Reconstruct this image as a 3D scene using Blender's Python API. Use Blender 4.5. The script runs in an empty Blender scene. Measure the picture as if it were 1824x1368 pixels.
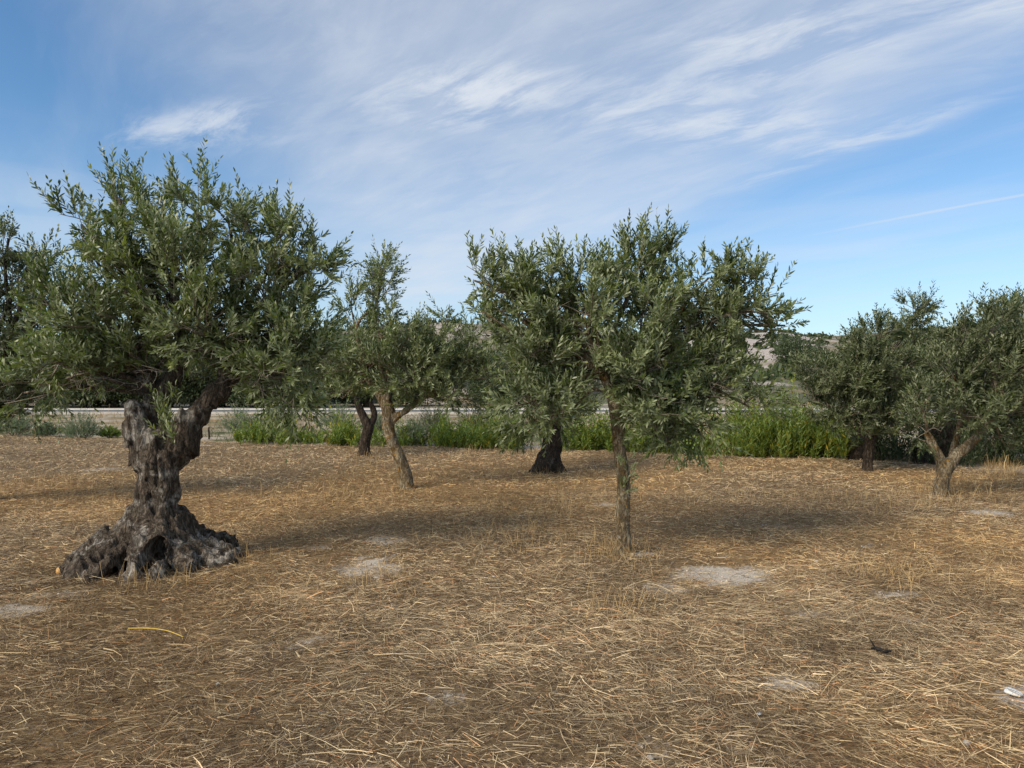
import bpy, math, random
import numpy as np
from mathutils import Vector
random.seed(3)
R = np.random.default_rng(11)
SC = bpy.context.scene
COL = SC.collection

# ---------------------------------------------------------------- camera
CAM_H, FPX, CX, CY = 1.6, 1265.0, 912.0, 684.0
cam = bpy.data.objects.new('camera', bpy.data.cameras.new('camera'))
COL.objects.link(cam)
cam.location = (0, 0, CAM_H)
cam.rotation_euler = (math.radians(90), 0, 0)
cam.data.sensor_width = 36.0
cam.data.lens = 36.0 * FPX / 1824.0
cam.data.clip_start = 0.05
cam.data.clip_end = 5000
SC.camera = cam

# ---------------------------------------------------------------- light
SUN_EL, SUN_DX, SUN_DY = 35.0, -0.80, -0.60        # towards the sun: left, behind the camera
sdir = Vector((SUN_DX, SUN_DY, 0)).normalized() * math.cos(math.radians(SUN_EL))
sdir.z = math.sin(math.radians(SUN_EL))
sl = bpy.data.lights.new('sun', 'SUN')
sl.energy = 3.2
sl.angle = math.radians(30.0)
sl.color = (1.0, 0.87, 0.67)
sun = bpy.data.objects.new('sun', sl)
COL.objects.link(sun)
sun.rotation_euler = (-sdir).to_track_quat('-Z', 'Y').to_euler()
sun.location = (0, 0, 30)

SC.view_settings.view_transform = 'Standard'
SC.view_settings.look = 'None'
SC.view_settings.exposure = 0.50
SC.view_settings.gamma = 1.0
SC.view_settings.use_curve_mapping = False


class NT:
    """small helper around a node tree"""
    def __init__(self, tree):
        self.t = tree
        self.n = tree.nodes
        self.l = tree.links

    def new(self, typ, **kw):
        nd = self.n.new(typ)
        for k, v in kw.items():
            setattr(nd, k, v)
        return nd

    def put(self, sock, v):
        if isinstance(v, bpy.types.NodeSocket):
            self.l.new(v, sock)
        elif v is not None:
            sock.default_value = v

    def math(self, op, a, b=None, c=None, clamp=False):
        nd = self.new('ShaderNodeMath', operation=op, use_clamp=clamp)
        for i, v in enumerate((a, b, c)):
            if v is not None:
                self.put(nd.inputs[i], v)
        return nd.outputs[0]

    def vmath(self, op, a, b=None):
        nd = self.new('ShaderNodeVectorMath', operation=op)
        self.put(nd.inputs[0], a)
        if b is not None:
            self.put(nd.inputs[1], b)
        return nd.outputs[0]

    def noise(self, vec, scale, detail=4, rough=0.55, dist=0.0, col=False):
        nd = self.new('ShaderNodeTexNoise')
        self.put(nd.inputs['Vector'], vec)
        nd.inputs['Scale'].default_value = scale
        nd.inputs['Detail'].default_value = detail
        nd.inputs['Roughness'].default_value = rough
        nd.inputs['Distortion'].default_value = dist
        return nd.outputs['Color' if col else 'Fac']

    def mix(self, f, a, b, typ='MIX'):
        nd = self.new('ShaderNodeMix', data_type='RGBA', blend_type=typ)
        self.put(nd.inputs[0], f)
        self.put(nd.inputs[6], a)
        self.put(nd.inputs[7], b)
        return nd.outputs[2]

    def step(self, v, a, b):
        nd = self.new('ShaderNodeMapRange', interpolation_type='SMOOTHSTEP')
        self.put(nd.inputs[0], v)
        nd.inputs[1].default_value = a
        nd.inputs[2].default_value = b
        return nd.outputs[0]

    def mapping(self, vec, scale=(1, 1, 1), rot=(0, 0, 0), loc=(0, 0, 0)):
        nd = self.new('ShaderNodeMapping')
        self.put(nd.inputs[0], vec)
        nd.inputs['Location'].default_value = loc
        nd.inputs['Rotation'].default_value = rot
        nd.inputs['Scale'].default_value = scale
        return nd.outputs[0]

    def ramp(self, fac, stops):
        nd = self.new('ShaderNodeValToRGB')
        self.put(nd.inputs[0], fac)
        cr = nd.color_ramp
        while len(cr.elements) < len(stops):
            cr.elements.new(0.5)
        for e, (p, c) in zip(cr.elements, stops):
            e.position = p
            e.color = (*c, 1)
        return nd.outputs[0]

    def bump(self, h, strength=0.5, dist=0.02):
        nd = self.new('ShaderNodeBump')
        nd.inputs['Strength'].default_value = strength
        nd.inputs['Distance'].default_value = dist
        self.put(nd.inputs['Height'], h)
        return nd.outputs[0]


def c4(r, g, b):
    return (r, g, b, 1.0)


# ---------------------------------------------------------------- sky: Nishita with high cirrus
def build_world():
    w = bpy.data.worlds.new('World')
    SC.world = w
    w.use_nodes = True
    t = NT(w.node_tree)
    t.n.clear()
    out = t.new('ShaderNodeOutputWorld')
    bg = t.new('ShaderNodeBackground')
    bg.inputs['Strength'].default_value = 0.12
    sky = t.new('ShaderNodeTexSky', sky_type='NISHITA')
    sky.sun_disc = False
    sky.sun_elevation = math.radians(SUN_EL)
    sky.sun_rotation = math.atan2(SUN_DX, SUN_DY)
    sky.altitude = 200
    sky.air_density = 1.0
    sky.dust_density = 0.4
    sky.ozone_density = 2.5
    tc = t.new('ShaderNodeTexCoord')
    sep = t.new('ShaderNodeSeparateXYZ')
    t.l.new(tc.outputs['Generated'], sep.inputs[0])
    zc = t.math('ADD', t.math('MAXIMUM', sep.outputs[2], 0.0), 0.12)
    X = t.math('DIVIDE', sep.outputs[0], zc)
    Y = t.math('DIVIDE', sep.outputs[1], zc)
    cmb = t.new('ShaderNodeCombineXYZ')
    t.put(cmb.inputs[0], X)
    t.put(cmb.inputs[1], Y)
    P = cmb.outputs[0]                                   # position on the cloud sheet
    warp = t.vmath('SCALE', t.vmath('SUBTRACT', t.noise(P, 1.3, 3, col=True), (0.5, 0.5, 0.5)))
    warp.node.inputs['Scale'].default_value = 0.22
    PW = t.vmath('ADD', P, warp)
    sw = t.new('ShaderNodeSeparateXYZ')
    t.l.new(PW, sw.inputs[0])
    # broad veil of cirrostratus lying across the sheet as a band
    left = t.step(sw.outputs[0], -1.05, -0.35)
    right = t.step(t.math('SUBTRACT', t.math('MULTIPLY_ADD', sw.outputs[1], -0.62, 2.50), sw.outputs[0]), -0.10, 0.55)
    band = t.math('MULTIPLY', left, right)
    soft = t.noise(PW, 1.1, 6, 0.55)
    veil = t.math('MULTIPLY', band, t.math('MULTIPLY_ADD', soft, 1.05, 0.0))
    # combed streaks along the wind
    S = t.mapping(t.mapping(PW, rot=(0, 0, math.radians(56))), scale=(0.5, 2.6, 1))
    st = t.noise(S, 1.6, 7, 0.55, 0.1)
    streak = t.math('MULTIPLY', t.step(st, 0.42, 0.85), t.math('MULTIPLY_ADD', band, 0.28, 0.20))
    # brighter tufts
    S2 = t.mapping(t.mapping(PW, rot=(0, 0, math.radians(38))), scale=(1.0, 2.7, 1), loc=(0.3, 1.1, 0))
    tuft = t.noise(S2, 3.4, 9, 0.66, 0.3)

    def spot(cx, cy, rx, ry, a, ang=0.0):
        q = t.mapping(PW, loc=(-cx, -cy, 0))
        m = t.mapping(t.mapping(q, rot=(0, 0, -ang)), scale=(1 / rx, 1 / ry, 1))
        ln = t.new('ShaderNodeVectorMath', operation='LENGTH')
        t.put(ln.inputs[0], m)
        return t.math('MULTIPLY', t.step(ln.outputs['Value'], 1.0, 0.1), a)
    spots = None
    for s in ((-0.16, 1.86, 0.34, 0.26, 1.0), (0.62, 1.62, 0.38, 0.22, 0.9), (-0.86, 2.02, 0.34, 0.22, 0.25),
              (0.95, 1.40, 0.35, 0.18, 0.8), (0.42, 1.95, 0.5, 0.3, 0.6), (-0.02, 1.80, 0.26, 0.14, 0.8), (0.75, 2.05, 0.45, 0.2, 0.6), (-0.86, 2.0, 0.42, 0.12, 0.6, -0.34), (1.0, 2.15, 0.55, 0.09, .5, -0.95)):
        v = spot(*s)
        spots = v if spots is None else t.math('ADD', spots, v)
    tufts = t.math('MULTIPLY', t.step(tuft, 0.38, 0.74), t.math('MULTIPLY_ADD', spots, 1.5, t.math('MULTIPLY', band, 0.25)))
    # thin low bands near the horizon
    LB = t.mapping(tc.outputs['Generated'], scale=(1.1, 1.1, 14), rot=(0, math.radians(4), 0))
    low = t.math('MULTIPLY', t.step(t.noise(LB, 1.6, 5, 0.5, 0.4), 0.45, 0.75),
                 t.math('MULTIPLY', t.step(sep.outputs[2], 0.34, 0.08), 0.40))
    # contrail: a straight thin line on the sheet
    ax, ay, bx, by = 1.317, 2.833, 1.726, 2.394
    dx, dy = bx - ax, by - ay
    L = math.hypot(dx, dy)
    dist = t.math('ABSOLUTE', t.math('ADD', t.math('MULTIPLY', X, -dy / L), t.math('MULTIPLY_ADD', Y, dx / L, (ax * dy - ay * dx) / L)))
    along = t.math('ADD', t.math('MULTIPLY', X, dx / L), t.math('MULTIPLY_ADD', Y, dy / L, -(ax * dx + ay * dy) / L))
    wob = t.math('MULTIPLY_ADD', t.noise(P, 14, 4), 0.016, 0.006)
    trail = t.math('MULTIPLY', t.math('LESS_THAN', 0.0, 1.0), t.step(t.math('DIVIDE', dist, wob), 1.5, 0.2))
    trail = t.math('MULTIPLY', trail, t.math('MULTIPLY', t.step(along, -0.25, 0.4), 0.45))
    fac = t.math('ADD', t.math('ADD', veil, streak), t.math('ADD', tufts, t.math('ADD', low, trail)))
    mist = t.math('MULTIPLY', t.step(sep.outputs[2], 0.34, 0.0), 0.5)
    fac = t.math('ADD', fac, mist)
    fac = t.math('SUBTRACT', 1.0, t.math('EXPONENT', t.math('MULTIPLY', fac, -1.05)))
    tint = t.mix(1.0, sky.outputs[0], c4(0.60, 0.80, 0.90), 'MULTIPLY')
    cloud = c4(4.4, 4.7, 5.15)
    colr = t.mix(fac, tint, cloud)
    t.l.new(colr, bg.inputs['Color'])
    t.l.new(bg.outputs[0], out.inputs['Surface'])


build_world()


# ================================================================ numpy tools
def hash3(ix, iy, iz, seed):
    n = (ix.astype(np.int64) * 374761393 + iy.astype(np.int64) * 668265263 + iz.astype(np.int64) * 2147483647 + seed * 974711)
    n = n & 0xFFFFFFFF
    n = ((n ^ (n >> 13)) * 1274126177) & 0xFFFFFFFF
    n = ((n ^ (n >> 16)) * 2246822519) & 0xFFFFFFFF
    n = n ^ (n >> 15)
    return (n & 0xFFFFFF) / float(0xFFFFFF)


def vnoise(p, seed=0):
    """value noise, p (N,3) -> [0,1]"""
    f = np.floor(p)
    i = f.astype(np.int64)
    u = p - f
    u = u * u * (3 - 2 * u)
    r = 0
    for dx in (0, 1):
        for dy in (0, 1):
            for dz in (0, 1):
                w = (u[:, 0] if dx else 1 - u[:, 0]) * (u[:, 1] if dy else 1 - u[:, 1]) * (u[:, 2] if dz else 1 - u[:, 2])
                r = r + w * hash3(i[:, 0] + dx, i[:, 1] + dy, i[:, 2] + dz, seed)
    return r


def fbm(p, octs=4, seed=0, gain=0.5):
    a, s, tot = 1.0, 0.0, 0.0
    q = np.array(p, dtype=np.float64)
    for o in range(octs):
        s = s + a * vnoise(q, seed + o * 17)
        tot += a
        a *= gain
        q = q * 2.03 + 11.3
    return s / tot


def xy3(x, y, s):
    return np.stack([np.asarray(x) * s, np.asarray(y) * s, np.zeros_like(np.asarray(x, float))], 1)


def nrm(v):
    return v / np.maximum(np.linalg.norm(v, axis=-1, keepdims=True), 1e-9)


def px(x, y, Y):
    """photo pixel at depth Y -> world point"""
    return np.array([(x - CX) / FPX * Y, Y, CAM_H - (y - CY) / FPX * Y])


def gdepth(y):
    return CAM_H * FPX / (y - CY)


def mesh_from(name, V, loops, starts, totals, mat, smooth=False, attrs=None):
    me = bpy.data.meshes.new(name)
    V = np.asarray(V, np.float32)
    loops = np.asarray(loops, np.int32).ravel()
    me.vertices.add(len(V))
    me.vertices.foreach_set('co', V.ravel())
    me.loops.add(len(loops))
    me.loops.foreach_set('vertex_index', loops)
    me.polygons.add(len(starts))
    me.polygons.foreach_set('loop_start', np.asarray(starts, np.int32))
    me.polygons.foreach_set('loop_total', np.asarray(totals, np.int32))
    if smooth:
        me.polygons.foreach_set('use_smooth', np.ones(len(starts), bool))
    for k, a in (attrs or {}).items():
        if a.ndim == 1:
            at = me.attributes.new(k, 'FLOAT', 'POINT')
            at.data.foreach_set('value', a.astype(np.float32))
        else:
            at = me.attributes.new(k, 'FLOAT_COLOR', 'POINT')
            cc = np.ones((len(a), 4), np.float32)
            cc[:, :3] = a
            at.data.foreach_set('color', cc.ravel())
    me.update(calc_edges=True)
    if mat:
        me.materials.append(mat)
    return me


class Geo:
    """collects faces (tris and quads) into one mesh"""
    def __init__(self):
        self.V, self.F3, self.F4, self.A, self.n = [], [], [], [], 0

    def add(self, V, F3=None, F4=None, a=None):
        V = np.asarray(V, float).reshape(-1, 3)
        self.V.append(V)
        if F3 is not None and len(F3):
            self.F3.append(np.asarray(F3).reshape(-1, 3) + self.n)
        if F4 is not None and len(F4):
            self.F4.append(np.asarray(F4).reshape(-1, 4) + self.n)
        self.A.append(np.zeros(len(V)) if a is None else np.broadcast_to(np.asarray(a, float), (len(V),)) if np.ndim(a) < 2 else np.asarray(a))
        self.n += len(V)

    def mesh(self, name, mat, smooth=False, attr='v', org=(0, 0, 0)):
        V = np.concatenate(self.V) - np.asarray(org)
        f3 = np.concatenate(self.F3) if self.F3 else np.zeros((0, 3), int)
        f4 = np.concatenate(self.F4) if self.F4 else np.zeros((0, 4), int)
        loops = np.concatenate([f3.ravel(), f4.ravel()])
        tot = np.concatenate([np.full(len(f3), 3), np.full(len(f4), 4)])
        st = np.concatenate([[0], np.cumsum(tot)[:-1]]) if len(tot) else []
        return mesh_from(name, V, loops, st, tot, mat, smooth, {attr: np.concatenate(self.A)})


def link(name, me, parent=None, loc=(0, 0, 0), **props):
    o = bpy.data.objects.new(name, me)
    COL.objects.link(o)
    o.location = loc
    if parent:
        o.parent = parent
    for k, v in props.items():
        o[k] = v
    return o


def thing(name, label, cat, loc, group=None):
    o = link(name, None, None, loc, label=label, category=cat)
    o.empty_display_size = 0.2
    if group:
        o['group'] = group
    return o


def smooth_path(pts, n=6):
    """Catmull-Rom through rows (x,y,z,r)"""
    p = np.asarray(pts, float)
    if len(p) < 3:
        t = np.linspace(0, 1, n + 1)[:, None]
        return p[0] * (1 - t) + p[-1] * t
    q = np.vstack([2 * p[0] - p[1], p, 2 * p[-1] - p[-2]])
    q[:, 3] = np.maximum(q[:, 3], 0.001)
    out = []
    for i in range(1, len(q) - 2):
        t = np.linspace(0, 1, n, endpoint=False)[:, None]
        a, b, c, d = q[i - 1], q[i], q[i + 1], q[i + 2]
        out.append(0.5 * (2 * b + (c - a) * t + (2 * a - 5 * b + 4 * c - d) * t * t + (3 * b - a - 3 * c + d) * t ** 3))
    out.append(p[-1:])
    o = np.vstack(out)
    o[:, 3] = np.maximum(o[:, 3], 0.0008)
    return o


def tube(geo, path, sides=6, wob=0.0, a=0.0):
    P = path[:, :3]
    r = path[:, 3]
    T = nrm(np.gradient(P, axis=0))
    ref = np.array([0.31, 0.87, 0.38])
    N = nrm(np.cross(T, ref))
    B = np.cross(T, N)
    ang = np.linspace(0, 2 * np.pi, sides, endpoint=False)
    rr = r[:, None] * (1 + wob * R.normal(size=(len(P), sides)))
    V = P[:, None, :] + (np.cos(ang)[None, :, None] * N[:, None, :] + np.sin(ang)[None, :, None] * B[:, None, :]) * rr[:, :, None]
    n = len(P)
    i = np.arange(n - 1)[:, None] * sides
    j = np.arange(sides)[None, :]
    k = (j + 1) % sides
    F = np.stack([i + j, i + k, i + sides + k, i + sides + j], -1).reshape(-1, 4)
    V = V.reshape(-1, 3)
    V = np.vstack([V, P[-1] + T[-1] * r[-1] * 0.6])
    tip = n * sides
    F3 = np.stack([np.full(sides, tip), (n - 1) * sides + (np.arange(sides) + 1) % sides, (n - 1) * sides + np.arange(sides)], 1)[:, ::-1]
    geo.add(V, F3, F, a)


# ---------------------------------------------------------------- surface nets for gnarled wood
def surface_nets(F, org, h):
    S = F < 0
    c = np.zeros(tuple(s - 1 for s in F.shape), np.int8)
    offs = [(i, j, k) for i in (0, 1) for j in (0, 1) for k in (0, 1)]
    nx, ny, nz = F.shape
    for (i, j, k) in offs:
        c += S[i:nx - 1 + i, j:ny - 1 + j, k:nz - 1 + k]
    act = np.argwhere((c > 0) & (c < 8))
    idx = -np.ones(c.shape, np.int64)
    idx[tuple(act.T)] = np.arange(len(act))
    pos = np.zeros((len(act), 3))
    cnt = np.zeros(len(act))
    for ax in range(3):
        for u in (0, 1):
            for v in (0, 1):
                o = [0, 0, 0]
                o[(ax + 1) % 3], o[(ax + 2) % 3] = u, v
                e = list(o)
                e[ax] = 1
                fa = F[tuple((act + o).T)]
                fb = F[tuple((act + e).T)]
                m = (fa < 0) != (fb < 0)
                t = np.where(m, fa / np.where(m, fa - fb, 1), 0)
                q = act + np.array(o, float)
                q[:, ax] += t
                pos[m] += q[m]
                cnt[m] += 1
    V = pos / cnt[:, None] * h + np.asarray(org)
    quads = []
    for ax in range(3):
        a1, a2 = (ax + 1) % 3, (ax + 2) % 3
        sl0 = [slice(None)] * 3
        sl1 = [slice(None)] * 3
        sl0[ax] = slice(0, F.shape[ax] - 1)
        sl1[ax] = slice(1, F.shape[ax])
        d = S[tuple(sl0)].astype(np.int8) - S[tuple(sl1)].astype(np.int8)
        E = np.argwhere(d != 0)
        ok = (E[:, a1] > 0) & (E[:, a2] > 0) & (E[:, a1] < F.shape[a1] - 1) & (E[:, a2] < F.shape[a2] - 1)
        E = E[ok]
        sg = d[tuple(E.T)]
        o1 = np.zeros(3, int); o1[a1] = 1
        o2 = np.zeros(3, int); o2[a2] = 1
        q = np.stack([idx[tuple((E - o1 - o2).T)], idx[tuple((E - o2).T)], idx[tuple(E.T)], idx[tuple((E - o1).T)]], 1)
        q[sg < 0] = q[sg < 0][:, ::-1]
        quads.append(q)
    return V, np.concatenate(quads)


def sdf_wood(name, mat, chains, cuts=(), h=0.02, k=0.05, amp=0.02, seed=0, org=(0, 0, 0), twist=0.0, floor=-0.10, stretch=0.22, fs=9.0):
    """union of tapered capsules (rows x,y,z,r) with fluted noise, minus ellipsoids -> mesh"""
    allp = np.vstack(chains)
    lo = (allp[:, :3] - allp[:, 3:]).min(0) - 0.08
    hi = (allp[:, :3] + allp[:, 3:]).max(0) + 0.08
    lo[2] = max(lo[2], floor)
    n = np.ceil((hi - lo) / h).astype(int) + 1
    g = [lo[i] + np.arange(n[i]) * h for i in range(3)]
    Fd = np.full(tuple(n), 1.0, np.float32)
    for ch in chains:
        for a, b in zip(ch[:-1], ch[1:]):
            r = max(a[3], b[3]) + 0.14
            l2 = np.minimum(a[:3], b[:3]) - r
            h2 = np.maximum(a[:3], b[:3]) + r
            i0 = np.clip(((l2 - lo) / h).astype(int), 0, n)
            i1 = np.clip(((h2 - lo) / h).astype(int) + 2, 0, n)
            if (i1 <= i0).any():
                continue
            s = tuple(slice(u, v) for u, v in zip(i0, i1))
            X, Y, Z = np.meshgrid(g[0][s[0]], g[1][s[1]], g[2][s[2]], indexing='ij')
            ab = b[:3] - a[:3]
            tt = ((X - a[0]) * ab[0] + (Y - a[1]) * ab[1] + (Z - a[2]) * ab[2]) / max(ab @ ab, 1e-9)
            tt = np.clip(tt, 0, 1)
            d = np.sqrt((X - a[0] - tt * ab[0]) ** 2 + (Y - a[1] - tt * ab[1]) ** 2 + (Z - a[2] - tt * ab[2]) ** 2) - (a[3] + (b[3] - a[3]) * tt)
            f = Fd[s]
            hh = np.clip(0.5 + 0.5 * (f - d) / k, 0, 1)
            Fd[s] = f + (d - f) * hh - k * hh * (1 - hh)
    m = np.abs(Fd) < 0.10
    ii = np.argwhere(m)
    P = ii * h + lo
    if len(P):
        c0 = np.average(allp[:, :2], axis=0, weights=allp[:, 3])
        q = P - np.array([c0[0], c0[1], 0])
        an = twist * q[:, 2]
        qx = q[:, 0] * np.cos(an) - q[:, 1] * np.sin(an)
        qy = q[:, 0] * np.sin(an) + q[:, 1] * np.cos(an)
        Q = np.stack([qx * fs, qy * fs, q[:, 2] * fs * stretch], 1)
        nz = fbm(Q, 3, seed) - 0.5
        n2 = fbm(np.stack([qx * fs * 3, qy * fs * 3, q[:, 2] * fs * 0.9], 1), 2, seed + 5) - 0.5
        n3 = fbm(P * 6.0, 3, seed + 9) - 0.5
        rid = np.abs(nz) * 2
        Fd[m] += amp * (2.4 * nz + 1.5 * n2 + 1.1 * n3 + 0.9 * (0.35 - rid))
    X, Y, Z = np.meshgrid(*g, indexing='ij')
    for (cx, cy, cz, rx, ry, rz) in cuts:
        e = (np.sqrt(((X - cx) / rx) ** 2 + ((Y - cy) / ry) ** 2 + ((Z - cz) / rz) ** 2) - 1) * min(rx, ry, rz)
        Fd = np.maximum(Fd, -e)
    V, Q = surface_nets(Fd, lo, h)
    G = Geo()
    G.add(V - np.asarray(org), None, Q, 0)
    return G.mesh(name, mat, smooth=True)


# ---------------------------------------------------------------- leaves on shoots
def shoots(gleaf, gtwig, B, D, L, nleaf, leaf=0.058, lw=0.013, hi=False, up=0.12, spread=0.85, stem_r=0.0022, bare=0.08, val=None):
    """B bases, D directions, L lengths; opposite pairs of leaves along each curved stem"""
    n = len(B)
    if n == 0:
        return
    D = nrm(D)
    bend = R.normal(0, 0.16, (n, 3))
    bend[:, 2] += up
    L = L[:, None]

    def at(t):
        return B + D * L * t + bend * L * t * t

    def tan(t):
        return nrm(D + 2 * bend * t)
    K = 3 if hi else 2
    ang = np.array([0, 2.09, 4.19])
    ref = np.array([0.23, 0.61, 0.75])
    rings = []
    for i in range(K):
        t = i / (K - 1)
        T = tan(t)
        N = nrm(np.cross(T, ref))
        Bn = np.cross(T, N)
        r = stem_r * (1 - 0.75 * t)
        c = at(t)
        rings.append(c[:, None, :] + r * (np.cos(ang)[None, :, None] * N[:, None, :] + np.sin(ang)[None, :, None] * Bn[:, None, :]))
    V = np.stack(rings, 1).reshape(n, K * 3, 3)
    F = []
    for i in range(K - 1):
        for j in range(3):
            k = (j + 1) % 3
            F.append((i * 3 + j, i * 3 + k, i * 3 + 3 + k, i * 3 + 3 + j))
    F = np.array(F)[None] + (np.arange(n) * K * 3)[:, None, None]
    gtwig.add(V.reshape(-1, 3), None, F.reshape(-1, 4), 0.5)
    pairs = nleaf // 2
    phase = R.uniform(0, 6.28, n)
    tv = np.clip(R.normal(.45, .25, n), 0, .98) if val is None else val
    for i in range(pairs + 1):
        t = bare + (1 - bare) * (i + 0.3) / (pairs + 0.3)
        T = tan(t)
        N = nrm(np.cross(T, ref))
        Bn = np.cross(T, N)
        c = at(t)
        for s in (0, 1):
            if i == pairs and s == 1:
                continue
            keep = R.uniform(size=n) < 0.90
            a = phase + i * 1.57 + s * np.pi + R.normal(0, 0.35, n)
            side = np.cos(a)[:, None] * N + np.sin(a)[:, None] * Bn
            sp = spread * (0.25 if i == pairs else 1.0) * R.uniform(0.6, 1.25, n)[:, None]
            d = nrm(T + side * sp + R.normal(0, 0.16, (n, 3)))
            nn = nrm(T - (T * d).sum(1, keepdims=True) * d + R.normal(0, 0.25, (n, 3)))
            w = nrm(np.cross(d, nn))
            nn = np.cross(w, d)
            l = leaf * R.uniform(0.65, 1.25, n) * (0.75 + 0.45 * math.sin(3.1 * min(t, 1.0)))
            b = lw * R.uniform(0.75, 1.25, n)
            l = l[:, None]
            b = b[:, None]
            k = keep
            m = int(k.sum())
            lv = np.clip(0.6 * tv[k] + 0.4 * R.uniform(size=m), 0, 1)
            c2, d2, n2, w2, l2, b2 = c[k], d[k], nn[k], w[k], l[k], b[k]
            cv = R.normal(0.0, 0.10, (m, 1)) * l2 * n2
            if hi:
                P0 = c2 + d2 * l2 * 0.04
                P1 = c2 + d2 * l2 * 0.38
                P2 = c2 + d2 * l2 * 0.72 + cv * 0.5
                P3 = c2 + d2 * l2 + cv
                fold = n2 * b2 * 0.16
                VV = np.stack([P0, P1 + w2 * b2 * .5 + fold, P1 - w2 * b2 * .5 + fold, P2 + w2 * b2 * .40 + fold, P2 - w2 * b2 * .40 + fold, P3], 1)
                f3 = np.array([(0, 2, 1), (3, 4, 5)])
                f4 = np.array([(1, 2, 4, 3)])
                o = (np.arange(m) * 6)[:, None, None]
                gleaf.add(VV.reshape(-1, 3), (f3[None] + o).reshape(-1, 3), (f4[None] + o).reshape(-1, 4), np.repeat(lv, 6))
            else:
                P0 = c2
                P1 = c2 + d2 * l2 * 0.5 + n2 * b2 * 0.15
                P3 = c2 + d2 * l2 + cv
                VV = np.stack([P0, P1 + w2 * b2 * .55, P1 - w2 * b2 * .55, P3], 1)
                f3 = np.array([(0, 2, 3), (0, 3, 1)])
                o = (np.arange(m) * 4)[:, None, None]
                gleaf.add(VV.reshape(-1, 3), (f3[None] + o).reshape(-1, 3), None, np.repeat(lv, 4))


# ================================================================ materials
def new_mat(name):
    m = bpy.data.materials.new(name)
    m.use_nodes = True
    t = NT(m.node_tree)
    t.n.clear()
    return m, t


def leaf_mat(name, stops, under, rough=0.40, trans=0.25, under_mix=1.0):
    m, t = new_mat(name)
    out = t.new('ShaderNodeOutputMaterial')
    at = t.new('ShaderNodeAttribute', attribute_name='v')
    top = t.ramp(at.outputs['Fac'], stops)
    geo = t.new('ShaderNodeNewGeometry')
    colr = t.mix(t.math('MULTIPLY', geo.outputs['Backfacing'], under_mix), top, c4(*under))
    nz = t.noise(geo.outputs['Position'], 2.6, 3)
    colr = t.mix(1.0, colr, t.ramp(nz, [(0.3, (0.78, 0.80, 0.80)), (0.7, (1.15, 1.15, 1.05))]), 'MULTIPLY')
    p = t.new('ShaderNodeBsdfPrincipled')
    t.put(p.inputs['Base Color'], colr)
    p.inputs['Roughness'].default_value = rough
    p.inputs['Specular IOR Level'].default_value = 0.5
    tr = t.new('ShaderNodeBsdfTranslucent')
    t.put(tr.inputs['Color'], t.mix(1.0, colr, c4(1.3, 1.5, 0.5), 'MULTIPLY'))
    mx = t.new('ShaderNodeMixShader')
    mx.inputs[0].default_value = trans
    t.l.new(p.outputs[0], mx.inputs[1])
    t.l.new(tr.outputs[0], mx.inputs[2])
    t.l.new(mx.outputs[0], out.inputs['Surface'])
    return m


M = {}
M['olive'] = leaf_mat('olive_leaf', [(0.0, (0.036, 0.056, 0.018)), (0.36, (0.080, 0.116, 0.034)), (0.70, (0.185, 0.220, 0.075)), (0.95, (0.36, 0.36, 0.15)), (1.0, (0.30, 0.20, 0.07))],
                      (0.22, 0.25, 0.14))
M['olive_dark'] = leaf_mat('olive_leaf_grey', [(0.0, (0.034, 0.050, 0.020)), (0.5, (0.063, 0.092, 0.033)), (0.9, (0.14, 0.172, 0.068)), (1.0, (0.20, 0.17, 0.06))],
                           (0.165, 0.185, 0.10))
M['weed'] = leaf_mat('weed_leaf', [(0.0, (0.060, 0.095, 0.014)), (0.40, (0.165, 0.205, 0.028)), (0.68, (0.26, 0.29, 0.045)), (0.84, (0.38, 0.33, 0.05)), (1.0, (0.58, 0.33, 0.04))],
                     (0.13, 0.19, 0.04), 0.55, 0.3)
M['shrub'] = leaf_mat('shrub_leaf', [(0.0, (0.07, 0.11, 0.06)), (0.6, (0.13, 0.18, 0.105)), (1.0, (0.24, 0.27, 0.16))], (0.17, 0.21, 0.14), 0.7, 0.2)
M['far'] = leaf_mat('far_leaf', [(0.0, (0.020, 0.035, 0.013)), (0.6, (0.045, 0.068, 0.026)), (1.0, (0.10, 0.12, 0.05))], (0.06, 0.08, 0.035), 0.6, 0.2)


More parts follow.
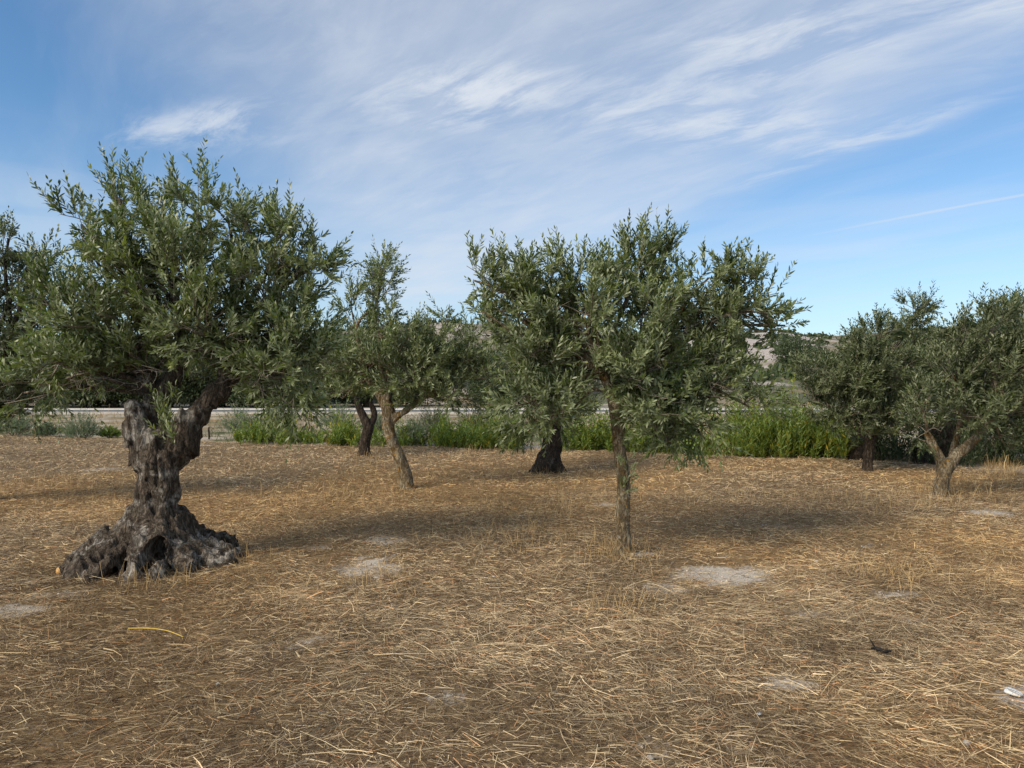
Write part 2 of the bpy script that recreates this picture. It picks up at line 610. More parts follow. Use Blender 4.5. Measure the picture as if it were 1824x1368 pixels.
def bark_mat(name, dark, mid, pale, pale_lo, pale_hi, lichen=0.0, rough_scale=1.0, warm=None):
    m, t = new_mat(name)
    out = t.new('ShaderNodeOutputMaterial')
    p = t.new('ShaderNodeBsdfPrincipled')
    tc = t.new('ShaderNodeTexCoord')
    o = tc.outputs['Object']
    wv = t.vmath('SCALE', t.noise(o, 6, 4, col=True))
    wv.node.inputs['Scale'].default_value = 0.10
    ow = t.vmath('ADD', o, wv)
    s = t.mapping(ow, scale=(1, 1, 0.16))
    grain = t.noise(s, 42 * rough_scale, 8, 0.74, 0.5)
    rid = t.math('ABSOLUTE', t.math('SUBTRACT', t.noise(t.mapping(ow, scale=(1, 1, 0.20)), 17 * rough_scale, 5, 0.6, 0.4), 0.5))
    flake = t.noise(t.mapping(ow, scale=(1, 1, 0.5), loc=(3, 1, 7)), 60 * rough_scale, 4, 0.6)
    crack = t.math('MULTIPLY', t.step(rid, 0.0, 0.075), t.step(flake, 0.30, 0.50))
    grain = t.step(grain, 0.28, 0.72)
    blot = t.noise(o, 4.2, 5, 0.6, 0.5)
    col = t.mix(grain, c4(*dark), c4(*mid))
    col = t.mix(t.math('MULTIPLY', t.step(blot, pale_lo, pale_hi), t.math('MULTIPLY_ADD', grain, 0.8, 0.35)), col, c4(*pale))
    if warm:
        col = t.mix(t.step(t.noise(o, 7.0, 3), 0.50, 0.68), col, t.mix(grain, c4(*[c * .6 for c in warm]), c4(*warm)))
    col = t.mix(t.math('MULTIPLY', t.math('SUBTRACT', 1.0, crack), 0.72), col, c4(*[c * 0.35 for c in dark]))
    if lichen > 0:
        li = t.math('MULTIPLY', t.step(t.noise(o, 11, 5, 0.6), 0.62, 0.68), lichen)
        col = t.mix(li, col, c4(0.55, 0.28, 0.04))
        col = t.mix(t.math('MULTIPLY', t.step(t.noise(t.mapping(o, loc=(4, 2, 1)), 16, 5, 0.6), 0.60, 0.70), lichen * 0.7), col, c4(0.42, 0.40, 0.32))
    t.put(p.inputs['Base Color'], col)
    p.inputs['Roughness'].default_value = 0.9
    p.inputs['Specular IOR Level'].default_value = 0.15
    hgt = t.math('ADD', t.math('MULTIPLY', grain, 0.7), t.math('MULTIPLY', crack, 0.6))
    t.put(p.inputs['Normal'], t.bump(hgt, 1.0, 0.026 / rough_scale))
    t.l.new(p.outputs[0], out.inputs['Surface'])
    return m


M['bark_old'] = bark_mat('old_bark', (0.060, 0.044, 0.033), (0.30, 0.24, 0.18), (0.60, 0.55, 0.48), 0.50, 0.62)
M['bark_mid'] = bark_mat('olive_bark', (0.15, 0.11, 0.066), (0.46, 0.35, 0.21), (0.60, 0.52, 0.37), 0.42, 0.62, 1.0, 1.2, (0.33, 0.20, 0.07))
M['bark_dark'] = bark_mat('dark_bark', (0.035, 0.026, 0.02), (0.14, 0.105, 0.075), (0.24, 0.20, 0.16), 0.55, 0.7)


def plain_mat(name, c1, c2, scale=30, rough=0.85, attr=None, bump=0.0):
    m, t = new_mat(name)
    out = t.new('ShaderNodeOutputMaterial')
    p = t.new('ShaderNodeBsdfPrincipled')
    tc = t.new('ShaderNodeTexCoord')
    n = t.noise(tc.outputs['Object'], scale, 6, 0.6)
    t.put(p.inputs['Base Color'], t.mix(t.step(n, 0.3, 0.7), c4(*c1), c4(*c2)))
    p.inputs['Roughness'].default_value = rough
    p.inputs['Specular IOR Level'].default_value = 0.2
    if bump:
        t.put(p.inputs['Normal'], t.bump(n, 0.8, bump))
    t.l.new(p.outputs[0], out.inputs['Surface'])
    return m


M['twig'] = plain_mat('twig_bark', (0.12, 0.10, 0.075), (0.26, 0.225, 0.17), 40)
M['dead_twig'] = plain_mat('dead_twig', (0.22, 0.185, 0.15), (0.38, 0.33, 0.28), 40)
M['cut_wood'] = plain_mat('cut_wood', (0.45, 0.24, 0.08), (0.62, 0.38, 0.15), 50)
M['stone'] = plain_mat('pale_stone', (0.42, 0.40, 0.37), (0.68, 0.66, 0.62), 18, 0.9, None, 0.01)
M['white_stone'] = plain_mat('white_stone', (0.66, 0.68, 0.68), (0.82, 0.84, 0.85), 18, 0.8, None, 0.005)
M['green_olive'] = plain_mat('olive_fruit', (0.12, 0.17, 0.04), (0.18, 0.23, 0.06), 60, 0.35)
M['dark_wood'] = plain_mat('charred_twig', (0.012, 0.011, 0.010), (0.03, 0.026, 0.022), 40)
M['asphalt'] = plain_mat('asphalt', (0.13, 0.13, 0.135), (0.19, 0.19, 0.19), 3, 0.9)
M['gravel'] = plain_mat('road_gravel', (0.34, 0.31, 0.27), (0.46, 0.42, 0.37), 1.2, 0.95)
M['concrete'] = plain_mat('concrete', (0.50, 0.48, 0.45), (0.62, 0.60, 0.57), 2.0, 0.9)


def straw_mat():
    m, t = new_mat('straw')
    out = t.new('ShaderNodeOutputMaterial')
    p = t.new('ShaderNodeBsdfPrincipled')
    at = t.new('ShaderNodeAttribute', attribute_name='Col')
    t.put(p.inputs['Base Color'], at.outputs['Color'])
    p.inputs['Roughness'].default_value = 0.6
    p.inputs['Specular IOR Level'].default_value = 0.3
    t.l.new(p.outputs[0], out.inputs['Surface'])
    return m


M['straw'] = straw_mat()


def ground_mat():
    m, t = new_mat('ground')
    out = t.new('ShaderNodeOutputMaterial')
    p = t.new('ShaderNodeBsdfPrincipled')
    g = t.new('ShaderNodeNewGeometry')
    P = g.outputs['Position']
    zone = t.new('ShaderNodeAttribute', attribute_name='zone').outputs['Fac']
    pale = t.new('ShaderNodeAttribute', attribute_name='pale').outputs['Fac']
    tone = t.new('ShaderNodeAttribute', attribute_name='tone').outputs['Fac']
    fine = t.noise(P, 26, 8, 0.7, 0.3)
    fib = t.noise(t.mapping(P, scale=(9, 42, 1), rot=(0, 0, 0.25)), 1.6, 6, 0.65, 1.2)
    fib2 = t.noise(t.mapping(P, scale=(12, 46, 1), rot=(0, 0, -0.7)), 1.5, 6, 0.65, 1.2)
    f = t.math('MAXIMUM', fib, fib2)
    litter = t.ramp(f, [(0.40, (0.060, 0.041, 0.025)), (0.56, (0.20, 0.14, 0.078)), (0.72, (0.44, 0.32, 0.18))])
    gold = t.ramp(f, [(0.40, (0.090, 0.055, 0.026)), (0.56, (0.29, 0.185, 0.085)), (0.72, (0.52, 0.36, 0.17))])
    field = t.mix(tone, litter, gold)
    palec = t.mix(fine, c4(0.40, 0.345, 0.28), c4(0.64, 0.59, 0.52))
    pf = t.step(t.math('ADD', pale, t.math('MULTIPLY', t.math('SUBTRACT', fine, 0.5), 1.5)), 0.38, 0.80)
    field = t.mix(pf, field, palec)
    big = t.noise(P, 0.35, 5, 0.6)
    scrub = t.mix(t.step(big, 0.38, 0.62), t.mix(fine, c4(0.15, 0.105, 0.055), c4(0.32, 0.24, 0.13)), t.mix(fine, c4(0.30, 0.25, 0.19), c4(0.52, 0.46, 0.38)))
    scrub = t.mix(t.step(t.noise(t.mapping(P, loc=(9, 3, 0)), 0.6, 5, 0.65), 0.52, 0.66), scrub, t.mix(fine, c4(0.06, 0.07, 0.03), c4(0.14, 0.14, 0.06)))
    t.put(p.inputs['Base Color'], t.mix(zone, field, scrub))
    p.inputs['Roughness'].default_value = 0.95
    p.inputs['Specular IOR Level'].default_value = 0.1
    t.put(p.inputs['Normal'], t.bump(t.math('ADD', f, t.math('MULTIPLY', fine, 0.6)), 0.9, 0.02))
    t.l.new(p.outputs[0], out.inputs['Surface'])
    return m


M['ground'] = ground_mat()


def hill_mat():
    m, t = new_mat('hill')
    out = t.new('ShaderNodeOutputMaterial')
    p = t.new('ShaderNodeBsdfPrincipled')
    g = t.new('ShaderNodeNewGeometry')
    P = g.outputs['Position']
    pale = t.new('ShaderNodeAttribute', attribute_name='pale').outputs['Fac']
    n = t.noise(t.mapping(P, scale=(1, 1, 2.5)), 0.10, 8, 0.68, 0.5)
    n2 = t.noise(P, 0.9, 6, 0.65)
    dry = t.mix(n2, c4(0.15, 0.115, 0.07), c4(0.33, 0.27, 0.18))
    green = t.mix(n2, c4(0.05, 0.058, 0.032), c4(0.13, 0.13, 0.075))
    col = t.mix(t.step(n, 0.42, 0.56), dry, green)
    rock = t.mix(n2, c4(0.30, 0.25, 0.22), c4(0.54, 0.48, 0.44))
    col = t.mix(t.step(t.math('ADD', pale, t.math('MULTIPLY', t.math('SUBTRACT', n, 0.5), 1.6)), 0.40, 0.62), col, rock)
    t.put(p.inputs['Base Color'], col)
    p.inputs['Roughness'].default_value = 0.95
    t.put(p.inputs['Normal'], t.bump(n2, 0.8, 0.6))
    t.l.new(p.outputs[0], out.inputs['Surface'])
    return m


M['hill'] = hill_mat()

# ================================================================ ground sheet
EDGE_PX = [(-300, 772), (0, 778), (430, 790), (780, 796), (1280, 815), (1510, 818), (1824, 842), (2000, 858)]
EX = np.array([(a - CX) / FPX * gdepth(b) for a, b in EDGE_PX])
EY = np.array([gdepth(b) for a, b in EDGE_PX])


def edge_y(x):
    return np.interp(x, EX, EY) + 0.5 * (fbm(xy3(np.asarray(x, float), np.zeros_like(np.asarray(x, float)), 0.8), 3, 90) - 0.5)


def gz(x, y):
    """height of the ground"""
    x = np.asarray(x, float)
    y = np.asarray(y, float)
    z = 0.10 * (fbm(xy3(x, y, 0.55), 3, 40) - 0.5) + 0.035 * (fbm(xy3(x, y, 2.6), 2, 41) - 0.5)
    fade = np.clip((34.0 - y) / 6.0, 0, 1)
    return z * fade


PALE = [(1290, 1022, 85, 20, 1.0), (1185, 1048, 34, 11, .85), (660, 1008, 42, 22, .95), (30, 1080, 60, 12, .9), (1795, 1240, 48, 26, .95),
        (1590, 1055, 36, 9, .75), (520, 1140, 50, 15, .7), (1440, 1092, 44, 8, .7), (690, 960, 34, 8, .75), (1135, 985, 22, 5, .9),
        (1380, 935, 40, 4, .45), (1770, 915, 36, 6, .75), (800, 1248, 46, 16, .65), (1400, 1222, 55, 14, .75), (640, 1045, 20, 8, .7),
        (1085, 900, 24, 4, .8), (1620, 1100, 34, 12, .6), (300, 793, 60, 4, .8), (120, 1055, 60, 8, .6), (1300, 990, 60, 5, .5), (560, 975, 30, 5, .6),
        (1000, 800, 60, 3, .7), (180, 838, 50, 4, .6), (1550, 968, 30, 4, .6), (1170, 1345, 40, 14, .6), (420, 1165, 40, 10, .5), (60, 1300, 40, 14, .45)]


def pale_mask(x, y):
    s = np.zeros_like(x)
    wx = 1.1 * (fbm(xy3(x, y, 3.1), 4, 201) - .5)
    wy = 1.1 * (fbm(xy3(x, y, 3.1), 4, 202) - .5)
    ab = fbm(xy3(x, y, 5.5), 4, 203)
    for (a, b, rx, ry, w) in PALE:
        Yc = gdepth(b)
        Xc = (a - CX) / FPX * Yc
        rX = rx / FPX * Yc
        rY = max(ry * Yc * Yc / (CAM_H * FPX), 0.10)
        d = np.sqrt(((x - Xc) / rX + wx) ** 2 + ((y - Yc) / rY + wy) ** 2)
        s = np.maximum(s, w * np.clip(1.6 - 0.85 * d, 0, 1))
    return s * np.clip((ab - .22) / .22, .3, 1)


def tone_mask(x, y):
    """0 grey-brown straw, 1 golden straw; foreground shade is painted in as grey"""
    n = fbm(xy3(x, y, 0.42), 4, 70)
    near = np.clip((y - 4.2) / 2.5, 0, 1)  # greys the nearest straw in place of shade from trees out of view
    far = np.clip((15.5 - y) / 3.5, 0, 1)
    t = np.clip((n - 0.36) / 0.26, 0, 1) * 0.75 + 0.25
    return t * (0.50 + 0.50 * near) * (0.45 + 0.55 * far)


def build_ground():
    def lines(core, outer):
        return np.array(sorted(set(np.round(np.concatenate([core, outer]), 4))))
    g = np.geomspace(7.1, 900, 60)
    xs = lines(np.arange(-7, 7.01, 0.14), np.concatenate([-g, g]))
    ys = lines(np.concatenate([np.arange(1.2, 10, 0.14), np.arange(10, 23, 0.2)]), np.concatenate([np.geomspace(23.3, 900, 55), -np.geomspace(0.2, 60, 16) + 1.1]))
    X, Y = np.meshgrid(xs, ys, indexing='ij')
    x, y = X.ravel(), Y.ravel()
    z = gz(x, y)
    nx, ny = X.shape
    i = np.arange(nx - 1)[:, None] * ny + np.arange(ny - 1)[None, :]
    F = np.stack([i, i + ny, i + ny + 1, i + 1], -1).reshape(-1, 4)
    zone = np.clip((y - edge_y(x)) / 0.5 + 0.5, 0, 1)
    zone[y < 3] = 0
    me = mesh_from('ground', np.stack([x, y, z], 1), F, np.arange(len(F)) * 4, np.full(len(F), 4), M['ground'], True,
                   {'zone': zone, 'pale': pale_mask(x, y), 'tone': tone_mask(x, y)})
    link('ground', me, kind='structure', label='dry brown field with cut straw and bare pale soil')


build_ground()


# ================================================================ road and hills
def slab(name, pts, z0, z1, mat, **props):
    """closed strip between two polylines pts [(x, y_near, y_far)]"""
    G = Geo()
    n = len(pts)
    V = []
    for (x, a, b) in pts:
        V += [(x, a, z0), (x, a, z1), (x, b, z1), (x, b, z0)]
    F = []
    for i in range(n - 1):
        o = i * 4
        for k in range(3):
            F.append((o + k, o + 4 + k, o + 5 + k, o + k + 1))
    G.add(V, None, F, 0)
    return link(name, G.mesh(name, mat), **props)


rx_ = np.linspace(-160, 160, 65)
slab('road_shoulder', [(x, 37.6 + 0.4 * math.sin(x * .3) + 0.3 * math.sin(x * 1.1), 44.8) for x in rx_], -0.2, 0.05, M['gravel'], kind='structure', label='pale gravel verge along the road')
slab('road', [(x, 39.4, 42.4) for x in rx_], 0.02, 0.062, M['asphalt'], kind='structure', label='grey road surface behind the field')
slab('kerb', [(x, 42.41, 42.75) for x in rx_], 0.02, 0.13, M['concrete'], kind='structure', label='pale concrete kerb on the far side of the road')


def ridge(u):
    """ridge elevation over the horizon in photo pixels, by x pixel"""
    return np.interp(u, [-900, 0, 400, 620, 790, 900, 1150, 1395, 1440, 1520, 1690, 1824, 2600], [40, 48, 56, 62, 72, 68, 58, 60, 54, 56, 66, 72, 60])


def hz(x, y):
    d = np.maximum(y, 10.0)
    u = CX + x / d * FPX
    R_ = 210.0
    s = np.clip((y - 52) / (R_ - 52), 0, 1)
    s = s ** 1.25
    top = CAM_H + ridge(u) / FPX * R_
    z = -0.6 + (top + 0.6) * s * (3 - 2 * s) / 1.0
    z = z + np.clip((y - 60) / 60, 0, 1) * (5.0 * (fbm(xy3(x, y, 0.035), 4, 5) - 0.5) + 1.2 * (fbm(xy3(x, y, 0.16), 3, 6) - 0.5)) * np.clip(1.25 - s, 0.15, 1)
    back = np.clip((y - R_) / 250, 0, 1)
    return z * (1 - back * back)


def build_hills():
    ang = np.linspace(-1.15, 1.15, 230)
    rr = np.concatenate([np.linspace(50, 215, 75), np.geomspace(220, 470, 12)])
    A, Rr = np.meshgrid(ang, rr, indexing='ij')
    x = (Rr * np.tan(A) * 0.9).ravel()
    y = Rr.ravel()
    z = hz(x, y)
    nx, ny = A.shape
    i = np.arange(nx - 1)[:, None] * ny + np.arange(ny - 1)[None, :]
    F = np.stack([i, i + ny, i + ny + 1, i + 1], -1).reshape(-1, 4)
    u = CX + x / y * FPX
    pale = 0.25 + 0.75 * np.exp(-((u - 1330) / 130) ** 2) * np.exp(-((y - 125) / 40) ** 2) + 0.30 * np.exp(-((u - 800) / 90) ** 2)
    me = mesh_from('hill', np.stack([x, y, z], 1), F, np.arange(len(F)) * 4, np.full(len(F), 4), M['hill'], True, {'pale': pale})
    link('hill', me, kind='structure', label='low dry hill with pale slopes behind the road')
    # scrub dots on the hill
    n = 2600
    y = R.uniform(70, 212, n)
    x = R.uniform(-1.0, 1.0, n) * y
    k = fbm(xy3(x, y, 0.05), 3, 31) > 0.47
    x, y = x[k], y[k]
    z = hz(x, y)
    G = Geo()
    m = 15
    c = np.stack([x, y, z], 1)
    s = R.uniform(0.5, 1.5, len(x))
    off = nrm(R.normal(size=(len(x), m, 3))) * R.uniform(0.2, 1, (len(x), m, 1))
    off[:, :, 2] = np.abs(off[:, :, 2]) * 0.8
    p = c[:, None] + off * s[:, None, None]
    d1 = nrm(R.normal(size=p.shape)) * 0.36 * s[:, None, None]
    d2 = nrm(R.normal(size=p.shape)) * 0.36 * s[:, None, None]
    V = np.stack([p - d1, p + d2, p + d1, p - d2], 2).reshape(-1, 3)
    q = np.arange(len(V)).reshape(-1, 4)
    G.add(V, None, q, np.repeat(R.uniform(size=len(x)), m * 4))
    link('hillside_scrub', G.mesh('hillside_scrub', M['far']), kind='stuff', label='dark scrub scattered over the far hillside', category='scrub')


build_hills()


# ================================================================ olive trees
def N4(nodes, Y):
    """pixel nodes (x, y, dY, r_px) -> rows x,y,z,r"""
    out = []
    for (a, b, dy, r) in nodes:
        p = px(a, b, Y + dy)
        out.append([*p, r / FPX * (Y + dy)])
    return np.array(out)


def grow(tree, Y, org, forks, lobes, hi, leaf, dens, leafmat, mat_limb, shoot_len=(0.20, 0.38), nleaf=24, droop=0.0, dead=0, lw=0.25, fill=1.0):
    """limbs to every lobe, side branches inside it, leafy shoots on those"""
    gl, gt, gd = Geo(), Geo(), Geo()
    forks = np.asarray(forks)
    for lb in lobes:
        (a, b, rx, ry, dy, rd, w) = lb[:7]
        droop = lb[7] if len(lb) > 7 else 0.0
        C = px(a, b, Y + dy)
        rx, ry = rx / FPX * Y, ry / FPX * Y
        rad = np.array([rx, rd, ry])
        dd = np.linalg.norm(forks[:, :3] - (C - np.array([0, 0, ry])), axis=1) + np.abs(forks[:, 0] - C[0]) * 0.5
        f = forks[np.argmin(dd)]
        v = C - f[:3]
        ln = np.linalg.norm(v)
        m1 = f[:3] + v * 0.35 + R.normal(0, 0.05, 3) * ln + np.array([0, 0, 0.07 * ln])
        m2 = f[:3] + v * 0.70 + R.normal(0, 0.05, 3) * ln + np.array([0, 0, 0.05 * ln])
        r0 = min(f[3] * 0.85, 0.012 + 0.014 * ln + 0.02 * (rx * ry) ** 0.5)
        limb = smooth_path([[*f[:3], r0], [*m1, r0 * .75], [*m2, r0 * .5], [*C, r0 * .3]], 7)
        g1 = Geo()
        tube(g1, limb, 7, 0.06)
        link('limb', g1.mesh('limb', mat_limb, True, org=org), tree)
        size = (rad[0] * rad[1] * rad[2]) ** (2 / 3)
        area = rad[0] * rad[2] + rad[0] * rad[1] + rad[1] * rad[2]
        nsub = max(4, int(round(area * 26 * w * dens ** 0.5)))
        nsh = max(45 if hi else 25, int(round(area * 255 * w * dens)))
        per = max(3, int(round(nsh / nsub)))
        acc = []
        for _ in range(nsub):
            q = nrm(R.normal(size=3))
            if q[2] < -0.3 and R.uniform() < 0.4:
                q[2] *= -1
            E = C + q * rad * R.uniform(0.45, 1.0) ** 0.6
            i = int(R.integers(len(limb) // 3, len(limb)))
            s = limb[i]
            mid = (s[:3] + E) / 2 + R.normal(0, 0.05, 3) + np.array([0, 0, 0.04])
            sub = smooth_path([[*s[:3], max(s[3] * .55, .006)], [*mid, .0055], [*E, .003]], 4)
            tube(gt, sub, 4, 0.08, R.uniform())
            ts = R.uniform(0.30, 1.0, per) * (len(sub) - 1)
            i0 = np.minimum(ts.astype(int), len(sub) - 2)
            fr = (ts - i0)[:, None]
            Bp = sub[i0, :3] * (1 - fr) + sub[i0 + 1, :3] * fr
            outw = (Bp - C) / rad
            outw = outw / np.maximum(np.linalg.norm(outw, axis=1, keepdims=True), 0.5)
            upv = np.array([0, 0, 1.0])
            hgt = np.clip((Bp[:, 2:3] - C[2]) / rad[2], -1, 1)
            D = outw * 0.75 + upv * (0.62 + 0.35 * hgt - droop) + R.normal(0, 0.42, (per, 3)) + nrm(E - s[:3]) * 0.3
            # fill with short shoots low inside, long upright ones at the top
            L = R.uniform(*shoot_len, per) * (0.85 + 0.22 * hgt[:, 0])
            acc.append((Bp, D, L))
        shoots(gl, gt, *[np.concatenate(q) for q in zip(*acc)], nleaf, leaf, leaf * lw, hi, up=0.11 - 0.25 * droop)
        for _ in range(int(dead * w)):
            s = limb[int(R.integers(len(limb) // 3, len(limb)))][:3]
            q = nrm(R.normal(size=3))
            E = s + q * rad * R.uniform(0.5, 1.1)
            mid = (s + E) / 2 + R.normal(0, 0.06, 3)
            tw = smooth_path([[*s, .004], [*mid, .003], [*E, .0012]], 4)
            tube(gd, tw, 3, 0.1)
            for _k in range(3):
                b = tw[int(R.integers(3, len(tw))), :3]
                e = b + nrm(q + R.normal(0, 0.8, 3)) * R.uniform(.06, .2)
                tube(gd, smooth_path([[*b, .002], [*((b + e) / 2 + R.normal(0, .012, 3)), .0016], [*e, .0008]], 3), 3)
    cr = link('crown', gl.mesh('crown', leafmat, False, org=org), tree, kind='stuff')
    link('twigs', gt.mesh('twigs', M['twig'], False, org=org), cr, kind='stuff')
    if gd.n:
        link('bare_twigs', gd.mesh('bare_twigs', M['dead_twig'], False, org=org), cr, kind='stuff')
    return cr


def wood(tree, org, mat, chains, name='trunk', **kw):
    return link(name, sdf_wood(name, mat, chains, org=org, **kw), tree)


# ---------------- the old olive with the spreading root base
Y1 = 6.4
O1 = np.array([(272 - CX) / FPX * Y1, Y1, 0.0])
T1 = thing('olive_tree', 'large old olive tree with gnarled forked trunk and wide hollow root base', 'tree', O1, 'olive trees in the field')


def root(path):
    """rows (dx, dy, z, r) around the stem foot"""
    p = np.array(path, float)
    p[:, 0] += O1[0] + 0.02
    p[:, 1] += O1[1]
    return smooth_path(p, 4)


ch = [smooth_path(N4([(279, 960, .05, 42), (277, 925, 0.02, 34), (276, 898, 0, 27), (279, 860, 0, 29), (281, 820, 0, 35), (278, 790, 0, 36)], Y1), 4),
      smooth_path(N4([(268, 815, .02, 34), (254, 780, 0, 30), (246, 752, -.03, 25), (238, 728, -.06, 17)], Y1), 4),
      smooth_path(N4([(278, 805, .08, 30), (270, 765, .08, 27), (270, 730, .06, 22), (282, 700, .05, 17), (306, 676, .08, 13), (318, 650, .1, 9)], Y1), 4),
      smooth_path(N4([(296, 815, .0, 34), (324, 784, .0, 27), (345, 752, .03, 23), (366, 722, .06, 21), (392, 694, .08, 18), (410, 668, .1, 14), (420, 635, .12, 10)], Y1), 4),
      # flutes on the stem
      smooth_path(N4([(264, 930, -.14, 18), (262, 885, -.10, 13), (264, 835, -.12, 14), (252, 785, -.14, 13)], Y1), 4),
      smooth_path(N4([(294, 930, -.13, 18), (291, 888, -.10, 12), (298, 840, -.12, 12), (316, 800, -.13, 12)], Y1), 4),
      smooth_path(N4([(300, 925, .02, 13), (298, 875, .0, 10), (302, 830, .0, 12)], Y1), 4)]
for (ax_, ay_, zc, rm) in [(-.64, -.12, .20, .12), (-.56, -.34, .20, .11), (-.38, -.50, .21, .11), (-.20, -.60, .20, .08), (.13, -.62, .23, .10), (.30, -.58, .25, .12), (.50, -.42, .21, .11),
                           (.72, -.22, .17, .11), (.70, .10, .17, .11), (.50, .45, .19, .12), (.1, .62, .2, .12), (-.35, .5, .22, .13), (-.62, .18, .22, .13)]:
    zc *= .80 if ax_ > .4 else .92
    ch.append(root([(ax_ * .16, ay_ * .16, .40, .09), (ax_ * .46, ay_ * .46, zc + .03, rm), (ax_ * .80, ay_ * .80, zc * .52, rm * .9), (ax_ * 1.0, ay_ * 1.0, 0.02, rm * .72), (ax_ * 1.12, ay_ * 1.12, -.06, rm * .4)]))
ch.append(root([(0, 0.10, .28, .13), (0, .10, .12, .26), (0, .10, -.1, .38)]))
for i in range(30):
    th = i / 30 * 6.283 + R.normal(0, .12)
    rmax = R.uniform(.58, .74)
    rows = []
    for t in np.linspace(0, 1, 6):
        r = .16 + (rmax - .16) * t
        th += R.normal(0, .11)
        rows.append((math.cos(th) * r * 1.02, math.sin(th) * r * .86, .40 * (1 - t) ** 1.5 + .05 - .08 * t + R.normal(0, .012), R.uniform(.035, .060) * (1.1 - .3 * t)))
    ch.append(root(rows))
for i in range(10):
    a0 = R.uniform(254, 304)
    ch.append(smooth_path(N4([(a0 + R.normal(0, 3), 935, -.12 + abs(a0 - 279) * .003, 11), (278 + (a0 - 278) * .85 + R.normal(0, 4), 895, -.13 + abs(a0 - 279) * .003, 8),
                              (a0 + 5 + R.normal(0, 4), 855, -.14 + abs(a0 - 279) * .003, 8), (a0 + R.normal(0, 6), 815, -.16 + abs(a0 - 279) * .003, 9)], Y1), 3))
c1 = px(272, 985, 5.92)
c2 = px(228, 1006, 5.92)
c3 = px(234, 733, 6.22)
c4_ = px(296, 1015, 5.8)
tr1 = wood(T1, O1, M['bark_old'], ch, h=0.0135, k=0.016, amp=0.046, seed=3, twist=1.3, stretch=0.22, fs=9,
           cuts=[(c1[0], c1[1] + .05, c1[2] - .02, .085, .36, .14), (c2[0], c2[1], c2[2], .075, .17, .05), (c3[0], c3[1] - .03, c3[2], .028, .07, .036)])
f1 = np.vstack([N4([(318, 652, .1, 9), (306, 676, .08, 12), (420, 637, .12, 10), (410, 668, .1, 13), (282, 702, .05, 16), (385, 700, .08, 14)], Y1)])
L1 = [(212, 352, 34, 52, .0, .36, .8), (145, 400, 36, 36, -.1, .34, .7), (265, 385, 36, 42, .1, .36, .7), (345, 358, 36, 52, 0, .38, .8), (405, 385, 36, 46, .1, .38, .7), (440, 395, 32, 50, .1, .38, .7),
      (512, 428, 36, 42, -.05, .4, .8), (568, 470, 26, 40, 0, .34, .8), (300, 440, 60, 40, 0, .5, .7), (195, 475, 76, 60, 0, .65, .9), (330, 480, 100, 70, -.1, .80, 1.0), (480, 520, 95, 75, 0, .75, 1.0),
      (110, 560, 65, 50, -.2, .55, 1.0), (210, 580, 95, 65, -.1, .75, 1.0), (350, 580, 95, 60, -.4, .60, .9), (470, 610, 90, 60, .1, .7, 1.0), (545, 590, 50, 70, .1, .6, .9),
      (85, 635, 55, 46, -.1, .5, 1.0), (160, 655, 80, 38, .1, .55, .9), (260, 645, 70, 35, -.1, .5, .7), (510, 670, 62, 45, -.2, .5, 1.2, .4), (560, 650, 40, 60, -.1, .5, 1.1, .3), (520, 715, 45, 20, -.2, .35, 1.0, .9), (120, 675, 80, 24, -.1, .45, 1.0, .6), (40, 700, 50, 30, .2, .45, 1.0, .6), (445, 665, 50, 28, .2, .45, .7), (330, 640, 60, 30, .1, .5, .8), (290, 615, 90, 40, .5, .6, .9), (410, 640, 60, 34, .6, .6, .9)]
grow(T1, Y1, O1, f1, L1, True, 0.062, 1.0, M['olive'], M['bark_old'], dead=9)
# leafy sprouts in the fork and hanging twigs
gl, gt = Geo(), Geo()
Bs = np.array([px(a, b, 6.15) for a, b in [(285, 770), (292, 760), (300, 755), (288, 745), (305, 770), (310, 785), (318, 790), (298, 735), (305, 715), (296, 775), (318, 778)] * 2])
shoots(gl, gt, Bs + R.normal(0, .03, Bs.shape), R.normal(0, .35, Bs.shape) + [0, -.3, .9], R.uniform(.14, .28, len(Bs)), 16, .062, .014, True)
Bs = np.array([px(a, b, 6.2) for a, b in [(520, 705), (505, 712), (545, 715), (470, 700), (560, 700), (90, 690), (110, 700), (60, 700), (140, 690), (535, 725)] * 2])
shoots(gl, gt, Bs + R.normal(0, .05, Bs.shape), R.normal(0, .4, Bs.shape) + [0, -.1, -.75], R.uniform(.2, .38, len(Bs)), 12, .06, .013, True, up=-.1)
sp = link('sprout', gl.mesh('sprout', M['olive'], org=O1), T1, kind='stuff')
link('twigs', gt.mesh('twigs', M['twig'], org=O1), sp, kind='stuff')
# sawn root with an orange cut face
Gc = Geo()
a_, b_ = px(132, 1008, 6.05), px(107, 1018, 5.98)
tube(Gc, smooth_path([[*a_, .055], [*((a_ + b_) / 2), .052], [*b_, .045]], 3), 10, .04)
link('sawn_root', Gc.mesh('sawn_root', M['bark_old'], True, org=O1), T1)
Gc = Geo()
dv = nrm((b_ - a_) + np.array([0, -.06, 0]))
tube(Gc, np.array([[*(b_ - dv * .01), .040], [*(b_ + dv * .012), .038]]), 12, .03)
link('cut_face', Gc.mesh('cut_face', M['cut_wood'], org=O1), T1)

